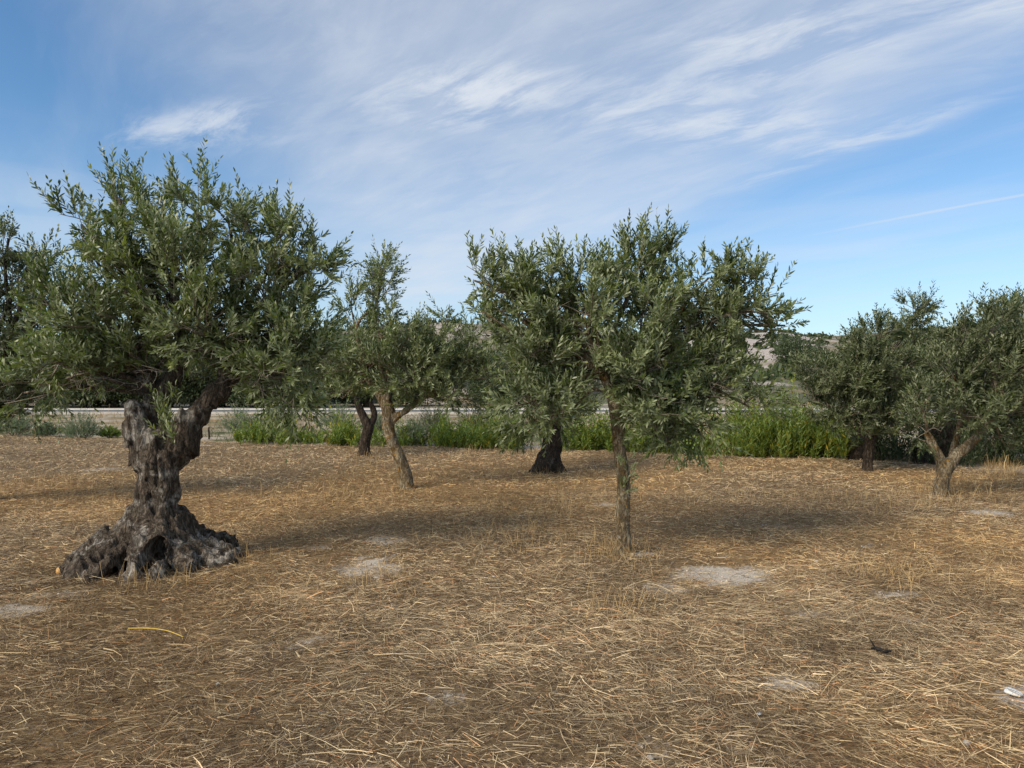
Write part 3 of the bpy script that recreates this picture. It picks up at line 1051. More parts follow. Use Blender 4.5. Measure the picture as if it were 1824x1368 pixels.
# ---------------- the slim olive right of the middle
Y2 = 6.72
O2 = np.array([(1110 - CX) / FPX * Y2, Y2, 0.0])
T2 = thing('olive_tree', 'olive tree with slim straight lichen-spotted trunk and broad leafy crown right of the middle', 'tree', O2, 'olive trees in the field')
ch = [smooth_path(N4([(1110, 1002, 0, 18), (1110, 980, 0, 12.5), (1110, 935, 0, 10.5), (1109, 900, 0, 11), (1112, 865, 0, 10), (1108, 830, 0, 10), (1102, 795, 0, 9.5), (1101, 765, 0, 11), (1096, 735, 0, 9), (1096, 712, 0, 9)], Y2), 4),
      smooth_path(N4([(1096, 725, 0, 10), (1086, 690, -.05, 8), (1070, 660, -.08, 7)], Y2), 4),
      smooth_path(N4([(1098, 725, 0, 10), (1115, 690, .06, 8), (1135, 660, .1, 7)], Y2), 4),
      smooth_path(N4([(1096, 720, 0, 9), (1098, 680, .1, 8), (1096, 640, .12, 7)], Y2), 4),
      smooth_path(N4([(1098, 985, -.03, 9), (1094, 1003, -.08, 6)], Y2), 3), smooth_path(N4([(1121, 985, -.02, 9), (1130, 1000, -.02, 6)], Y2), 3)]
wood(T2, O2, M['bark_mid'], ch, h=0.011, k=0.03, amp=0.009, seed=8, stretch=.3, fs=16)
f2 = np.vstack([N4([(1070, 660, -.08, 7), (1135, 660, .1, 7), (1096, 640, .12, 7), (1090, 700, -.02, 8), (1110, 700, .03, 8)], Y2)])
L2 = [(845, 500, 30, 38, .0, .3, .9), (860, 555, 40, 45, .1, .35, .8), (905, 495, 38, 42, 0, .35, .9), (965, 500, 45, 42, .1, .4, .8), (1030, 492, 40, 45, -.05, .4, .8), (1075, 482, 40, 40, .1, .4, .9),
      (1130, 488, 42, 48, 0, .4, .8), (1185, 480, 34, 42, .1, .35, .7), (1262, 495, 32, 45, 0, .35, .8), (1315, 515, 38, 42, .1, .4, .9), (1350, 555, 40, 48, 0, .4, .9), (1398, 580, 22, 26, 0, .25, .8),
      (930, 570, 70, 60, 0, .6, 1.0), (1040, 560, 85, 65, -.15, .7, 1.0), (1150, 570, 80, 65, .0, .7, .95), (1280, 580, 65, 60, .05, .55, 1.0), (945, 650, 65, 55, .0, .55, 1.0), (1050, 660, 80, 55, .1, .6, .9),
      (1150, 660, 80, 55, -.3, .55, 1.0), (1250, 650, 60, 50, .1, .5, .75), (1340, 650, 40, 55, 0, .4, .7), (935, 720, 40, 40, -.1, .4, 1.3, .5), (985, 735, 40, 36, -.1, .4, 1.2, .5), (948, 752, 32, 26, -.1, .35, 1.6, .9), (985, 748, 24, 22, -.1, .3, 1.5, .8),
      (1180, 735, 65, 45, -.3, .5, 1.1, .4), (1175, 762, 30, 24, -.3, .3, 1.5, .8), (1225, 760, 46, 30, -.3, .4, 1.6, .8), (1195, 790, 30, 14, -.3, .25, 1.8, 1.0), (1255, 782, 26, 18, -.2, .3, 1.4, .9), (1280, 720, 60, 45, -.1, .45, 1.0, .5), (1335, 725, 36, 36, -.1, .35, .9, .5), (1135, 685, 46, 26, -.4, .35, 1.0, .2)]
cr2 = grow(T2, Y2, O2, f2, L2, True, 0.063, 1.1, M['olive'], M['bark_mid'], dead=3)
gl, gt = Geo(), Geo()
Bs = np.array([px(a, b, 6.62) for a, b in [(1112, 880), (1108, 872), (1116, 868), (1118, 840), (1122, 820), (1124, 800), (1120, 790), (1118, 770), (1112, 800), (1106, 830), (1116, 850)] * 2])
shoots(gl, gt, Bs + R.normal(0, .015, Bs.shape), R.normal(0, .5, Bs.shape) + [.25, -.3, .55], R.uniform(.06, .16, len(Bs)), 12, .048, .012, True)
sp = link('sprout', gl.mesh('sprout', M['olive'], org=O2), T2, kind='stuff')
link('twigs', gt.mesh('twigs', M['twig'], org=O2), sp, kind='stuff')
# green olives hanging in the crown
gf = Geo()
import bmesh
bm = bmesh.new()
bmesh.ops.create_icosphere(bm, subdivisions=1, radius=0.009)
for v in bm.verts:
    v.co.z *= 1.3
fme = bpy.data.meshes.new('olive_fruit')
bm.to_mesh(fme)
bm.free()
fme.materials.append(M['green_olive'])
for (a, b, c, s) in [(1220, 795, 14, 40), (1140, 600, 30, 60), (860, 540, 5, 30), (1230, 690, 10, 50)]:
    for _ in range(c):
        p = px(a + R.normal() * s * .5, b + R.normal() * s * .4, Y2 - .55 + R.normal() * .08)
        link('olive_fruit', fme, cr2, p - O2)


# ---------------- further olives
def olive(name_label, Y, base_px, chains, forks, lobes, mat, leafmat, leaf, dens, h=0.022, amp=0.014, cuts=(), seed=1, k=0.04, nleaf=18, sl=(.22, .40), fs=10, stretch=.3, lw=0.26, group='olive trees in the field'):
    org = np.array([(base_px - CX) / FPX * Y, Y, 0.0])
    T = thing('olive_tree', name_label, 'tree', org, group)
    wood(T, org, mat, [smooth_path(N4(c, Y), 4) for c in chains], h=h, amp=amp, cuts=cuts, seed=seed, k=k, fs=fs, stretch=stretch)
    grow(T, Y, org, N4(forks, Y), lobes, False, leaf, dens, leafmat, mat, nleaf=nleaf, shoot_len=sl, lw=lw)
    return T


olive('young olive tree with a bent leaning trunk and a tall spire of foliage', 11.0, 725,
      [[(725, 875, 0, 13), (724, 862, 0, 11), (720, 838, 0, 10.5), (710, 812, 0, 10), (699, 788, 0, 9.5), (692, 762, 0, 10), (692, 738, 0, 11.5), (688, 712, 0, 9), (684, 685, 0, 7)],
       [(696, 748, 0, 8), (712, 738, -.05, 5.5), (735, 724, -.05, 4.5), (760, 705, -.05, 4)], [(690, 730, 0, 8), (672, 700, .1, 6), (655, 672, .1, 5)]],
      [(684, 690, 0, 7), (758, 707, -.05, 4), (657, 675, .1, 5), (688, 715, 0, 7)],
      [(680, 480, 22, 46, 0, .35, 1.9), (690, 540, 36, 36, 0, .4, 1.1), (625, 545, 24, 38, .1, .35, .9), (650, 600, 45, 40, 0, .6, 1.), (720, 610, 55, 36, 0, .7, 1.), (790, 600, 40, 24, .1, .5, .9), (796, 560, 18, 18, .2, .25, .7),
       (640, 660, 60, 40, -.1, .7, .9), (730, 665, 75, 45, -.2, .8, 1.), (815, 655, 55, 48, 0, .7, 1.), (770, 705, 75, 22, 0, .6, .8), (850, 620, 36, 40, .3, .5, .9), (810, 712, 60, 14, 0, .5, .9, .5), (610, 710, 40, 18, 0, .5, .9, .4), (595, 650, 40, 45, .2, .5, 1.), (875, 670, 36, 40, .2, .5, 1.), (760, 640, 50, 40, .4, .5, 1.)],
      M['bark_mid'], M['olive'], .070, .80, h=.016, amp=.010, seed=21, k=.03, fs=14)

olive('small dark olive tree with a Y-forked black trunk behind the leaning one', 16.0, 650,
      [[(648, 815, 0, 13), (649, 802, 0, 9.5), (652, 780, 0, 8.5), (656, 762, 0, 8), (650, 748, 0, 6.5), (640, 726, 0, 5), (630, 700, 0, 4)], [(657, 762, 0, 6), (667, 740, .1, 4.5), (660, 716, .1, 4)]],
      [(630, 700, 0, 4), (660, 716, .1, 4), (640, 726, 0, 5)],
      [(640, 660, 55, 40, 0, .8, 1.), (590, 670, 45, 38, 0, .8, 1.), (690, 680, 45, 30, .2, .7, .9), (600, 620, 40, 40, .2, .7, 1.), (560, 640, 36, 40, .3, .7, .9), (545, 690, 44, 26, .3, .7, 1.), (620, 705, 50, 16, .2, .6, 1.)],
      M['bark_dark'], M['olive_dark'], .085, .5, seed=22)

olive('old olive tree with a short thick flared stump half hidden by low foliage', 13.0, 975,
      [[(974, 846, 0, 30), (976, 828, 0, 22), (980, 808, 0, 18), (983, 785, 0, 16), (984, 755, 0, 14), (985, 720, 0, 10)], [(970, 820, -.1, 14), (955, 838, -.15, 9), (942, 846, -.2, 5)],
       [(985, 815, -.1, 12), (996, 836, -.15, 9), (1004, 846, -.2, 6)], [(978, 815, -.15, 12), (976, 838, -.25, 10)]],
      [(985, 720, 0, 9), (984, 755, 0, 10)],
      [(960, 700, 60, 60, 0, .8, .9), (1010, 690, 55, 60, 0, .8, .9), (970, 620, 70, 55, .1, .9, .9), (900, 640, 45, 55, .2, .8, .9), (968, 755, 36, 26, -.1, .5, 1.1), (1040, 740, 40, 30, .2, .6, .7), (880, 600, 36, 36, .2, .7, .8)],
      M['bark_dark'], M['olive'], .078, .5, seed=23, amp=.03, h=.02)

olive('olive tree with a V-forked lichened trunk, nearest of the trees on the right', 10.07, 1675,
      [[(1674, 893, 0, 14), (1675, 878, 0, 11), (1678, 856, 0, 10.5), (1684, 836, 0, 10.5), (1690, 826, 0, 8)], [(1682, 838, 0, 8), (1673, 815, 0, 6.5), (1663, 795, 0, 6), (1652, 772, 0, 5)],
       [(1688, 835, 0, 8), (1702, 814, 0, 7.5), (1722, 795, -.05, 7), (1742, 776, -.05, 6.5), (1760, 750, -.05, 5)], [(1690, 828, .05, 5), (1700, 795, .15, 4.5), (1708, 765, .2, 4)]],
      [(1652, 772, 0, 6), (1760, 750, -.05, 6), (1708, 765, .2, 6), (1742, 776, -.05, 6)],
      [(1712, 605, 32, 28, .1, .4, 1.2), (1765, 582, 36, 34, 0, .45, 1.3), (1700, 670, 60, 45, 0, .7, .95), (1770, 660, 65, 55, 0, .7, 1.), (1835, 640, 50, 60, 0, .7, 1.), (1640, 720, 40, 40, 0, .5, .7),
       (1720, 740, 60, 32, -.2, .6, .8), (1800, 740, 60, 45, -.1, .7, 1.), (1870, 720, 50, 60, 0, .7, 1.), (1800, 800, 40, 26, .1, .5, .8), (1650, 770, 28, 18, -.1, .3, .9), (1820, 575, 30, 30, .2, .4, .9)],
      M['bark_mid'], M['olive_dark'], .070, 1.0, h=.016, amp=.012, seed=24, fs=14)

olive('olive tree with thin upright trunk and rounded crown, leftmost of the right-hand trees', 13.1, 1545,
      [[(1545, 843, 0, 9.5), (1545, 835, 0, 8), (1547, 812, 0, 7.5), (1550, 785, 0, 7.5), (1552, 760, 0, 7), (1552, 735, 0, 6)]],
      [(1552, 735, 0, 6), (1552, 755, 0, 6)],
      [(1562, 600, 32, 28, 0, .5, 1.6), (1528, 618, 24, 22, 0, .4, 1.4), (1545, 650, 50, 40, 0, .8, 1.2), (1590, 665, 50, 45, .1, .8, 1.), (1500, 680, 45, 38, 0, .7, 1.), (1450, 665, 34, 34, .2, .6, .9), (1440, 715, 36, 40, .2, .6, .9), (1500, 735, 50, 34, 0, .7, 1.),
       (1575, 735, 60, 40, -.1, .8, 1.), (1530, 775, 36, 18, 0, .5, .9), (1610, 770, 36, 22, 0, .5, .9)],
      M['bark_dark'], M['olive_dark'], .078, .85, seed=25)

cA = px(1521, 798, 14.85)
olive('big olive tree with a thick hollow grey trunk standing at the weeds on the right', 15.2, 1541,
      [[(1543, 824, 0, 30), (1543, 806, 0, 24), (1543, 785, 0, 23), (1546, 765, 0, 21), (1556, 745, 0, 16)], [(1525, 822, -.1, 14), (1522, 800, -.1, 12), (1528, 775, -.1, 12)]],
      [(1556, 745, 0, 12), (1546, 765, 0, 14)],
      [(1632, 552, 20, 26, 0, .45, 2.2), (1632, 590, 22, 26, 0, .5, 1.8), (1605, 600, 18, 18, 0, .4, 1.0), (1620, 650, 60, 34, 0, .9, 1.), (1560, 690, 60, 40, 0, .9, 1.), (1680, 670, 50, 40, 0, .9, .9), (1630, 720, 70, 44, 0, .9, 1.)],
      M['bark_dark'], M['olive_dark'], .085, .75, seed=26, amp=.03, h=.022, cuts=[(cA[0], cA[1], cA[2], .10, .30, .24)])

cB = px(1688, 806, 13.9)
olive('old olive tree with a broad dark split trunk behind the V-forked one', 14.4, 1668,
      [[(1666, 832, 0, 36), (1664, 812, 0, 28), (1664, 792, 0, 25), (1670, 770, 0, 22), (1690, 745, 0, 16)], [(1690, 830, -.1, 18), (1694, 808, -.1, 14), (1692, 785, -.1, 13), (1700, 760, 0, 11)],
       [(1640, 828, -.1, 12), (1648, 806, -.1, 12)]],
      [(1690, 745, 0, 12), (1700, 760, 0, 11), (1670, 770, 0, 13)],
      [(1812, 565, 34, 26, 0, .6, 1.1), (1840, 560, 26, 30, 0, .5, 1.1), (1790, 620, 60, 40, .1, .9, .9), (1850, 640, 60, 60, 0, .9, 1.), (1720, 640, 50, 36, .2, .8, .9), (1780, 700, 70, 50, .1, .9, .9), (1860, 740, 60, 60, .1, .9, 1.),
       (1780, 770, 60, 34, .1, .8, .9), (1840, 800, 40, 24, .1, .6, .9)],
      M['bark_dark'], M['olive_dark'], .085, .75, seed=27, amp=.035, h=.022, cuts=[(cB[0] - .12, cB[1], cB[2], .10, .35, .22)])

olive('olive tree cut off by the left edge, its crown behind the big old one', 9.6, -75,
      [[(-75, 905, 0, 26), (-74, 880, 0, 20), (-70, 840, 0, 18), (-66, 800, 0, 17), (-55, 760, 0, 14)], [(-66, 800, 0, 13), (-30, 760, 0, 11), (5, 720, .1, 8)]],
      [(-55, 760, 0, 11), (5, 720, .1, 8), (-30, 760, 0, 10)],
      [(15, 425, 26, 34, 0, .4, 1.1), (65, 445, 28, 32, .1, .4, 1.1), (-40, 460, 40, 50, 0, .6, 1.), (20, 500, 55, 45, 0, .7, 1.), (90, 500, 40, 40, .1, .5, 1.), (-40, 570, 70, 60, 0, .8, 1.), (60, 580, 70, 50, .1, .8, 1.),
       (10, 650, 70, 50, 0, .8, 1.), (-70, 660, 60, 60, 0, .8, 1.), (80, 660, 50, 40, .1, .6, .9), (20, 720, 50, 32, -.1, .6, 1.), (-50, 740, 50, 40, 0, .6, 1.), (40, 735, 36, 22, 0, .4, 1., .6), (-10, 765, 30, 16, 0, .4, 1., .6)],
      M['bark_dark'], M['olive_dark'], .070, .7, seed=28)


# ================================================================ trees beyond the road
def far_tree_proto(seed):
    global R
    gl, gt = Geo(), Geo()
    tube(gt, smooth_path([[0, 0, -.3, .22], [.1, 0, .6, .17], [.05, .1, 1.3, .14], [0, 0, 2.2, .08]], 4), 7, .05)
    for k in range(9):
        q = nrm(R.normal(size=3) * [1, 1, .6]) * [1.5, 1.5, 1.0]
        tube(gt, smooth_path([[0, 0, 1.2, .08], [*(q * .5 + [0, 0, 1.9]), .05], [*(q + [0, 0, 2.4]), .02]], 4), 5)
    n = 60
    c = nrm(R.normal(size=(n, 3))) * R.uniform(.5, 1, (n, 1)) * [1.8, 1.8, 1.35] + [0, 0, 1.75]
    c[::4, 2] = R.uniform(.35, .8, len(c[::4]))
    c[::4, :2] *= 1.05
    m = 130
    p = (c[:, None] + R.normal(0, .26, (n, m, 3))).reshape(-1, 3)
    p[:, 2] = np.maximum(p[:, 2], R.uniform(.0, .5, len(p)))
    d = nrm(R.normal(size=p.shape) + [0, 0, .5])
    w = nrm(np.cross(d, R.normal(size=p.shape)))
    l = R.uniform(.10, .2, (len(p), 1))
    V = np.stack([p, p + d * l * .5 + w * l * .22, p + d * l, p + d * l * .5 - w * l * .22], 1).reshape(-1, 3)
    gl.add(V, None, np.arange(len(V)).reshape(-1, 4), np.repeat(np.clip(np.repeat(R.uniform(size=n), m) * .6 + R.uniform(size=n * m) * .4, 0, 1), 4))
    return gt.mesh('trunk', M['bark_dark'], True), gl.mesh('crown', M['far'])


FT = [far_tree_proto(s) for s in range(3)]
far_spots = [(0, 48.6, 1.0), (85, 48.8, 1.15), (150, 48.4, .9), (205, 49, 1.2), (268, 48.6, 1.1), (345, 48.6, 1.15), (395, 50, 1.3), (460, 48.6, 1.0), (515, 49, 1.2), (575, 49, 1.1), (655, 50, 1.3), (740, 52, 1.2), (895, 50, 1.0), (960, 49, 1.2), (-60, 49, 1.15), (40, 50, 1.2), (120, 56, 1.2), (175, 50, 1.05), (235, 54, 1.2), (300, 49, 1.1), (430, 50, 1.0), (490, 55, 1.2), (545, 50, 1.1), (610, 58, 1.2), (700, 62, 1.2), (800, 66, 1.2),
             (865, 60, 1.1), (925, 54, 1.25), (1010, 64, 1.2), (1120, 70, 1.1), (1230, 75, 1.0), (1420, 80, 1.2), (1470, 66, 1.1), (1640, 70, 1.3), (1760, 66, 1.3), (1850, 60, 1.2)]
for i, (a, Y, s) in enumerate(far_spots):
    x = (a - CX) / FPX * Y
    z = float(hz(np.array([x]), np.array([Y]))[0]) if Y > 52 else 0.0
    z = max(z, 0.0)
    T = thing('roadside_tree', 'dark bushy tree on the slope beyond the pale road', 'tree', (x, Y, z), 'dark trees beyond the road')
    T.rotation_euler = (0, 0, i * 1.7)
    T.scale = (s * 1.25, s * 1.25, s * 1.12)
    tm, cm = FT[i % 3]
    link('trunk', tm, T)
    link('crown', cm, T, kind='stuff')


# ================================================================ scrub at the field's far edge
def shrub(a, b, wpx, hpx, label, mat='shrub', n=210, leaf=.066, Y=None, nleaf=18, lw=.22):
    Y = Y or gdepth(b)
    x = (a - CX) / FPX * Y
    org = np.array([x, Y, float(gz(np.array([x]), np.array([Y]))[0])])
    rw, hh = wpx / FPX * Y / 2, hpx / FPX * Y
    T = thing('shrub', label, 'shrub', org, 'shrubs between the field and the road')
    gl, gt = Geo(), Geo()
    q = nrm(R.normal(size=(n, 3)))
    q[:, 2] = np.abs(q[:, 2])
    rr = R.uniform(.15, .72, (n, 1))
    Bp = org + q * rr * [rw, rw, hh] + [0, 0, .02]
    shoots(gl, gt, Bp, q * [1, 1, .7] + [0, 0, .6] + R.normal(0, .3, (n, 3)), R.uniform(.25, .5, n) * hh, nleaf, leaf, leaf * lw, False)
    gs = Geo()
    for k in range(8):
        e = nrm(R.normal(size=3))
        e[2] = abs(e[2]) + .3
        e = e * [rw, rw, hh] * .55
        tube(gs, smooth_path([[*(org + [0, 0, -.05]), .02], [*(org + e * .5 + R.normal(0, .03, 3)), .012], [*(org + e), .005]], 3), 5)
    link('stems', gs.mesh('stems', M['twig'], True, org=org), T)
    f = link('foliage', gl.mesh('foliage', M[mat], org=org), T, kind='stuff')
    link('twigs', gt.mesh('twigs', M['twig'], org=org), f, kind='stuff')


for s in [(25, 776, 110, 44, 'low grey-green shrub at the left edge of the photo, at the field border'),
          (85, 777, 50, 24, 'small flat grey-green shrub between two bigger ones at the left field border'),
          (142, 781, 84, 46, 'rounded grey-green shrub at the left of the old trunk'),
          (195, 779, 48, 20, 'low yellowish green shrub just left of the old trunk', 'weed', 160),
          (430, 772, 96, 48, 'broad grey-green shrub right of the old tree, behind the weeds'),
          (500, 764, 90, 36, 'grey-green shrub near the road between old tree and small dark tree'),
          (600, 764, 90, 50, 'grey-green shrub left of the small dark forked trunk'),
          (670, 770, 60, 36, 'grey-green shrub between the dark forked trunk and the leaning trunk'),
          (735, 792, 80, 48, 'grey-green shrub right of the leaning trunk'),
          (770, 768, 90, 46, 'dark green shrub in front of the road behind the leaning tree', 'far', 220),
          (850, 768, 90, 40, 'dark green shrub below the end of the visible road', 'far', 220),
          (905, 774, 70, 46, 'grey-green shrub left of the flared stump behind the weeds'),
          (1180, 770, 120, 50, 'dark shrub behind the slim trunk', 'far', 240),
          (1340, 768, 120, 60, 'dark green shrub behind the tall weeds on the right', 'far', 260),
          (1430, 772, 110, 56, 'grey-green shrub behind the weeds beside the right trees')]:
    shrub(*s)


def weeds(x0, x1, hlo, hhi, label, n, depth=1.2, mat='weed', leaf=.125, nleaf=18, yoff=0.05, lw=.24):
    gl, gt = Geo(), Geo()
    a = R.uniform(x0, x1, n)
    # from the pixel column to the border of the field
    tt = (a - CX) / FPX
    Yb = np.full(n, 17.0)
    for _ in range(6):
        Yb = edge_y(tt * Yb)
    Yb = Yb + yoff + R.uniform(0, 1, n) ** 1.3 * depth + R.normal(0, .22, n)
    x = tt * Yb
    Bp = np.stack([x, Yb, gz(x, Yb) - .01], 1)
    clump = fbm(xy3(x, Yb, 1.4), 3, 77)
    L = R.uniform(hlo * .6, hhi, n) * np.clip(0.1 + 2.6 * (clump - .22), .25, 1.35)
    L = L * np.clip(.6 + R.normal(.35, .33, n), .35, 1.5)
    ok = R.uniform(size=n) < np.clip((clump - .36) * 5.5, .05, .85)
    Bp, L, n = Bp[ok], L[ok], int(ok.sum())
    shoots(gl, gt, Bp, R.normal(0, .24, (n, 3)) + [0, 0, 1], L, nleaf, leaf, leaf * lw, False, up=0, spread=.9, stem_r=.004, val=np.clip(R.normal(.45, .36, n), 0, 1))
    o = link('weeds', gl.mesh('weeds', M[mat]), kind='stuff', label=label, category='weeds')
    link('stems', gt.mesh('stems', M[mat]), o, kind='stuff')


weeds(420, 640, .32, .68, 'bright green weeds along the field border between old tree and small dark trunk', 700)
weeds(655, 770, .25, .5, 'bright green weeds behind the leaning trunk', 120)
weeds(775, 930, .36, .78, 'tall yellow-green weeds left of the flared stump', 560)
weeds(1000, 1110, .4, .75, 'yellow-green weeds between the flared stump and the slim trunk', 420)
weeds(1110, 1290, .4, .8, 'bright green weeds behind the crown right of the slim trunk', 500)
weeds(1285, 1520, .8, 1.45, 'tall dark green weeds with yellow leaves left of the right-hand trees', 1000, 1.6, nleaf=24)
weeds(1560, 1960, .9, 1.6, 'dark green undergrowth behind the trunks on the right', 1300, 1.6, mat='far', leaf=.10)


# ================================================================ straw, stubble and pebbles
def straw(name, label, y0, y1, density, width, seg, lmin, lmax, tilt, zmax, half=0.80, margin=1.6, upright=0.0, edge=False, bright=1.0):
    n = int(density * (half * (y1 ** 2 - y0 ** 2) + 2 * margin * (y1 - y0)))
    y = np.sqrt(R.uniform(y0 ** 2, y1 ** 2, n))
    x = R.uniform(-1, 1, n) * (half * y + margin)
    keep = y < edge_y(x) + 0.15
    cl = fbm(xy3(x, y, 1.7), 4, 50)
    pm = pale_mask(x, y)
    nearT1 = np.hypot((x - O1[0]) / .62, (y - O1[1]) / .58) < 1.0
    keep &= (R.uniform(size=n) < np.clip(1.6 * cl + .15, 0.25, 1)) & (R.uniform(size=n) > pm * 0.85) & ~nearT1
    x, y, cl, pm = x[keep], y[keep], cl[keep], pm[keep]
    n = len(x)
    flow = 9.0 * (fbm(xy3(x, y, 2.2), 2, 60) - 0.5)
    th = np.where(R.uniform(size=n) < .5, flow + R.normal(0, .6, n), R.uniform(0, 6.28, n))
    pit = np.abs(R.normal(0, tilt, n))
    if upright:
        u = R.uniform(size=n) < upright
        pit = np.where(u, R.uniform(.7, 1.5, n), pit)
    L = R.uniform(lmin, lmax, n) * R.uniform(.5, 1, n)
    D = np.stack([np.cos(th) * np.cos(pit), np.sin(th) * np.cos(pit), np.sin(pit)], 1)
    z = gz(x, y) + R.uniform(0.001, zmax, n) * (0.3 + 1.4 * np.clip(cl - .25, 0, 1))
    z = np.where(pit > .6, gz(x, y) - .005, z)
    b = np.stack([x, y, z], 1)
    roll = R.normal(size=(n, 3)) * [1, 1, .6] + [0, 0, .4]
    wd = width * R.uniform(.55, 1.45, n) * np.where(R.uniform(size=n) < .06, 1.8, 1.0)
    W = nrm(np.cross(D, roll)) * wd[:, None] * .5
    bend = R.normal(0, .24, (n, 3)) * L[:, None]
    bend[:, 2] = -np.abs(bend[:, 2]) * .6
    pts = []
    for i in range(seg + 1):
        t = i / seg
        c = b + D * L[:, None] * t + bend * (t * t)
        low = gz(c[:, 0], c[:, 1]) + .002
        c[:, 2] = np.maximum(c[:, 2], np.where(pit > .6, -9, low))
        w = W * (1 - .55 * t)
        pts += [c - w, c + w]
    V = np.stack(pts, 1)
    k = (seg + 1) * 2
    f = np.array([(2 * i, 2 * i + 1, 2 * i + 3, 2 * i + 2) for i in range(seg)])
    F = (f[None] + (np.arange(n) * k)[:, None, None]).reshape(-1, 4)
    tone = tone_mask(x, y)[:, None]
    v = np.where(R.uniform(size=n) < .42, R.uniform(0, .22, n), R.uniform(.22, 1.0, n))
    v = np.clip(v + .35 * (cl - .5), 0, 1)[:, None]
    grey = (1 - v) * np.array([.070, .048, .030]) + v * np.array([.76, .60, .38])
    gold = (1 - v) * np.array([.115, .066, .030]) + v * np.array([.78, .56, .285])
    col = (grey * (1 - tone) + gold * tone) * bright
    patch = fbm(xy3(x, y, .9), 4, 301)[:, None]
    col = col * (1 - .30 * np.clip((patch - .50) / .14, 0, 1))
    red = (R.uniform(size=n) < .16)[:, None]
    col = np.where(red, col * np.array([.85, .62, .50]), col)
    pal = (R.uniform(size=n) < .05)[:, None]
    col = np.where(pal, np.array([.62, .50, .30]) * R.uniform(.7, 1.1, (n, 1)), col)
    me = mesh_from(name, V.reshape(-1, 3), F, np.arange(len(F)) * 4, np.full(len(F), 4), M['straw'], False, {'Col': np.repeat(col, k, 0)})
    return link(name, me, kind='stuff', label=label, category='straw')


straw('straw_litter', 'cut dry straw covering the near field', 2.1, 6.2, 5600, .0022, 1, .03, .13, .25, .045, upright=.02, bright=1.15)
straw('straw_litter', 'longer curved stalks on top of the near straw', 2.1, 6.2, 900, .0027, 2, .10, .24, .22, .055, upright=.03, bright=1.2)
straw('straw_litter', 'cut dry straw covering the middle of the field', 6.2, 10.5, 2600, .0029, 1, .04, .14, .25, .04, upright=.06, bright=1.2)
straw('straw_litter', 'cut dry straw covering the far field up to the weeds', 10.5, 22.5, 560, .0050, 1, .05, .15, .28, .04, upright=.14, bright=1.2)


def stubble():
    """standing dry grass stems, thicker at trunks and in tufts"""
    pts = []
    for (a, b, c, s) in [(270, 1035, 70, 120), (435, 1000, 14, 25), (1110, 990, 60, 60), (930, 960, 90, 130), (980, 905, 80, 160), (240, 870, 90, 260), (1500, 900, 120, 300), (1700, 880, 90, 120),
                         (975, 842, 60, 50), (650, 815, 40, 40), (1600, 1030, 40, 120), (600, 880, 90, 160), (1790, 835, 180, 50), (840, 800, 60, 100), (1100, 1090, 30, 60), (700, 1050, 30, 90)]:
        aa = a + R.normal(0, s * .5, c)
        bb = np.maximum(b + R.normal(0, 12, c), 790)
        Y = gdepth(bb)
        pts.append(np.stack([(aa - CX) / FPX * Y, Y], 1))
    p = np.vstack(pts)
    p = np.repeat(p, 4, 0) + R.normal(0, .05, (len(p) * 4, 2))
    n = len(p)
    x, y = p.T
    ok = np.hypot((x - O1[0]) / .75, (y - O1[1]) / .68) > 1
    x, y = x[ok], y[ok]
    n = len(x)
    D = nrm(R.normal(0, .28, (n, 3)) + [0, 0, 1])
    L = R.uniform(.05, .22, n)
    W = nrm(np.cross(D, R.normal(size=(n, 3)))) * (.0015 + .00012 * y)[:, None]
    b = np.stack([x, y, gz(x, y) - .01], 1)
    bend = R.normal(0, .18, (n, 3)) * L[:, None]
    V = []
    for t in (0, .5, 1):
        c = b + D * L[:, None] * t + bend * t * t
        V += [c - W * (1 - .6 * t), c + W * (1 - .6 * t)]
    V = np.stack(V, 1)
    f = np.array([(0, 1, 3, 2), (2, 3, 5, 4)])
    F = (f[None] + (np.arange(n) * 6)[:, None, None]).reshape(-1, 4)
    v = R.uniform(size=(n, 1))
    col = (1 - v) * np.array([.22, .13, .06]) + v * np.array([.55, .39, .18])
    me = mesh_from('dry_stems', V.reshape(-1, 3), F, np.arange(len(F)) * 4, np.full(len(F), 4), M['straw'], False, {'Col': np.repeat(col, 6, 0)})
    link('dry_stems', me, kind='stuff', label='upright dry grass stems standing in tufts in the field', category='dry grass')


stubble()


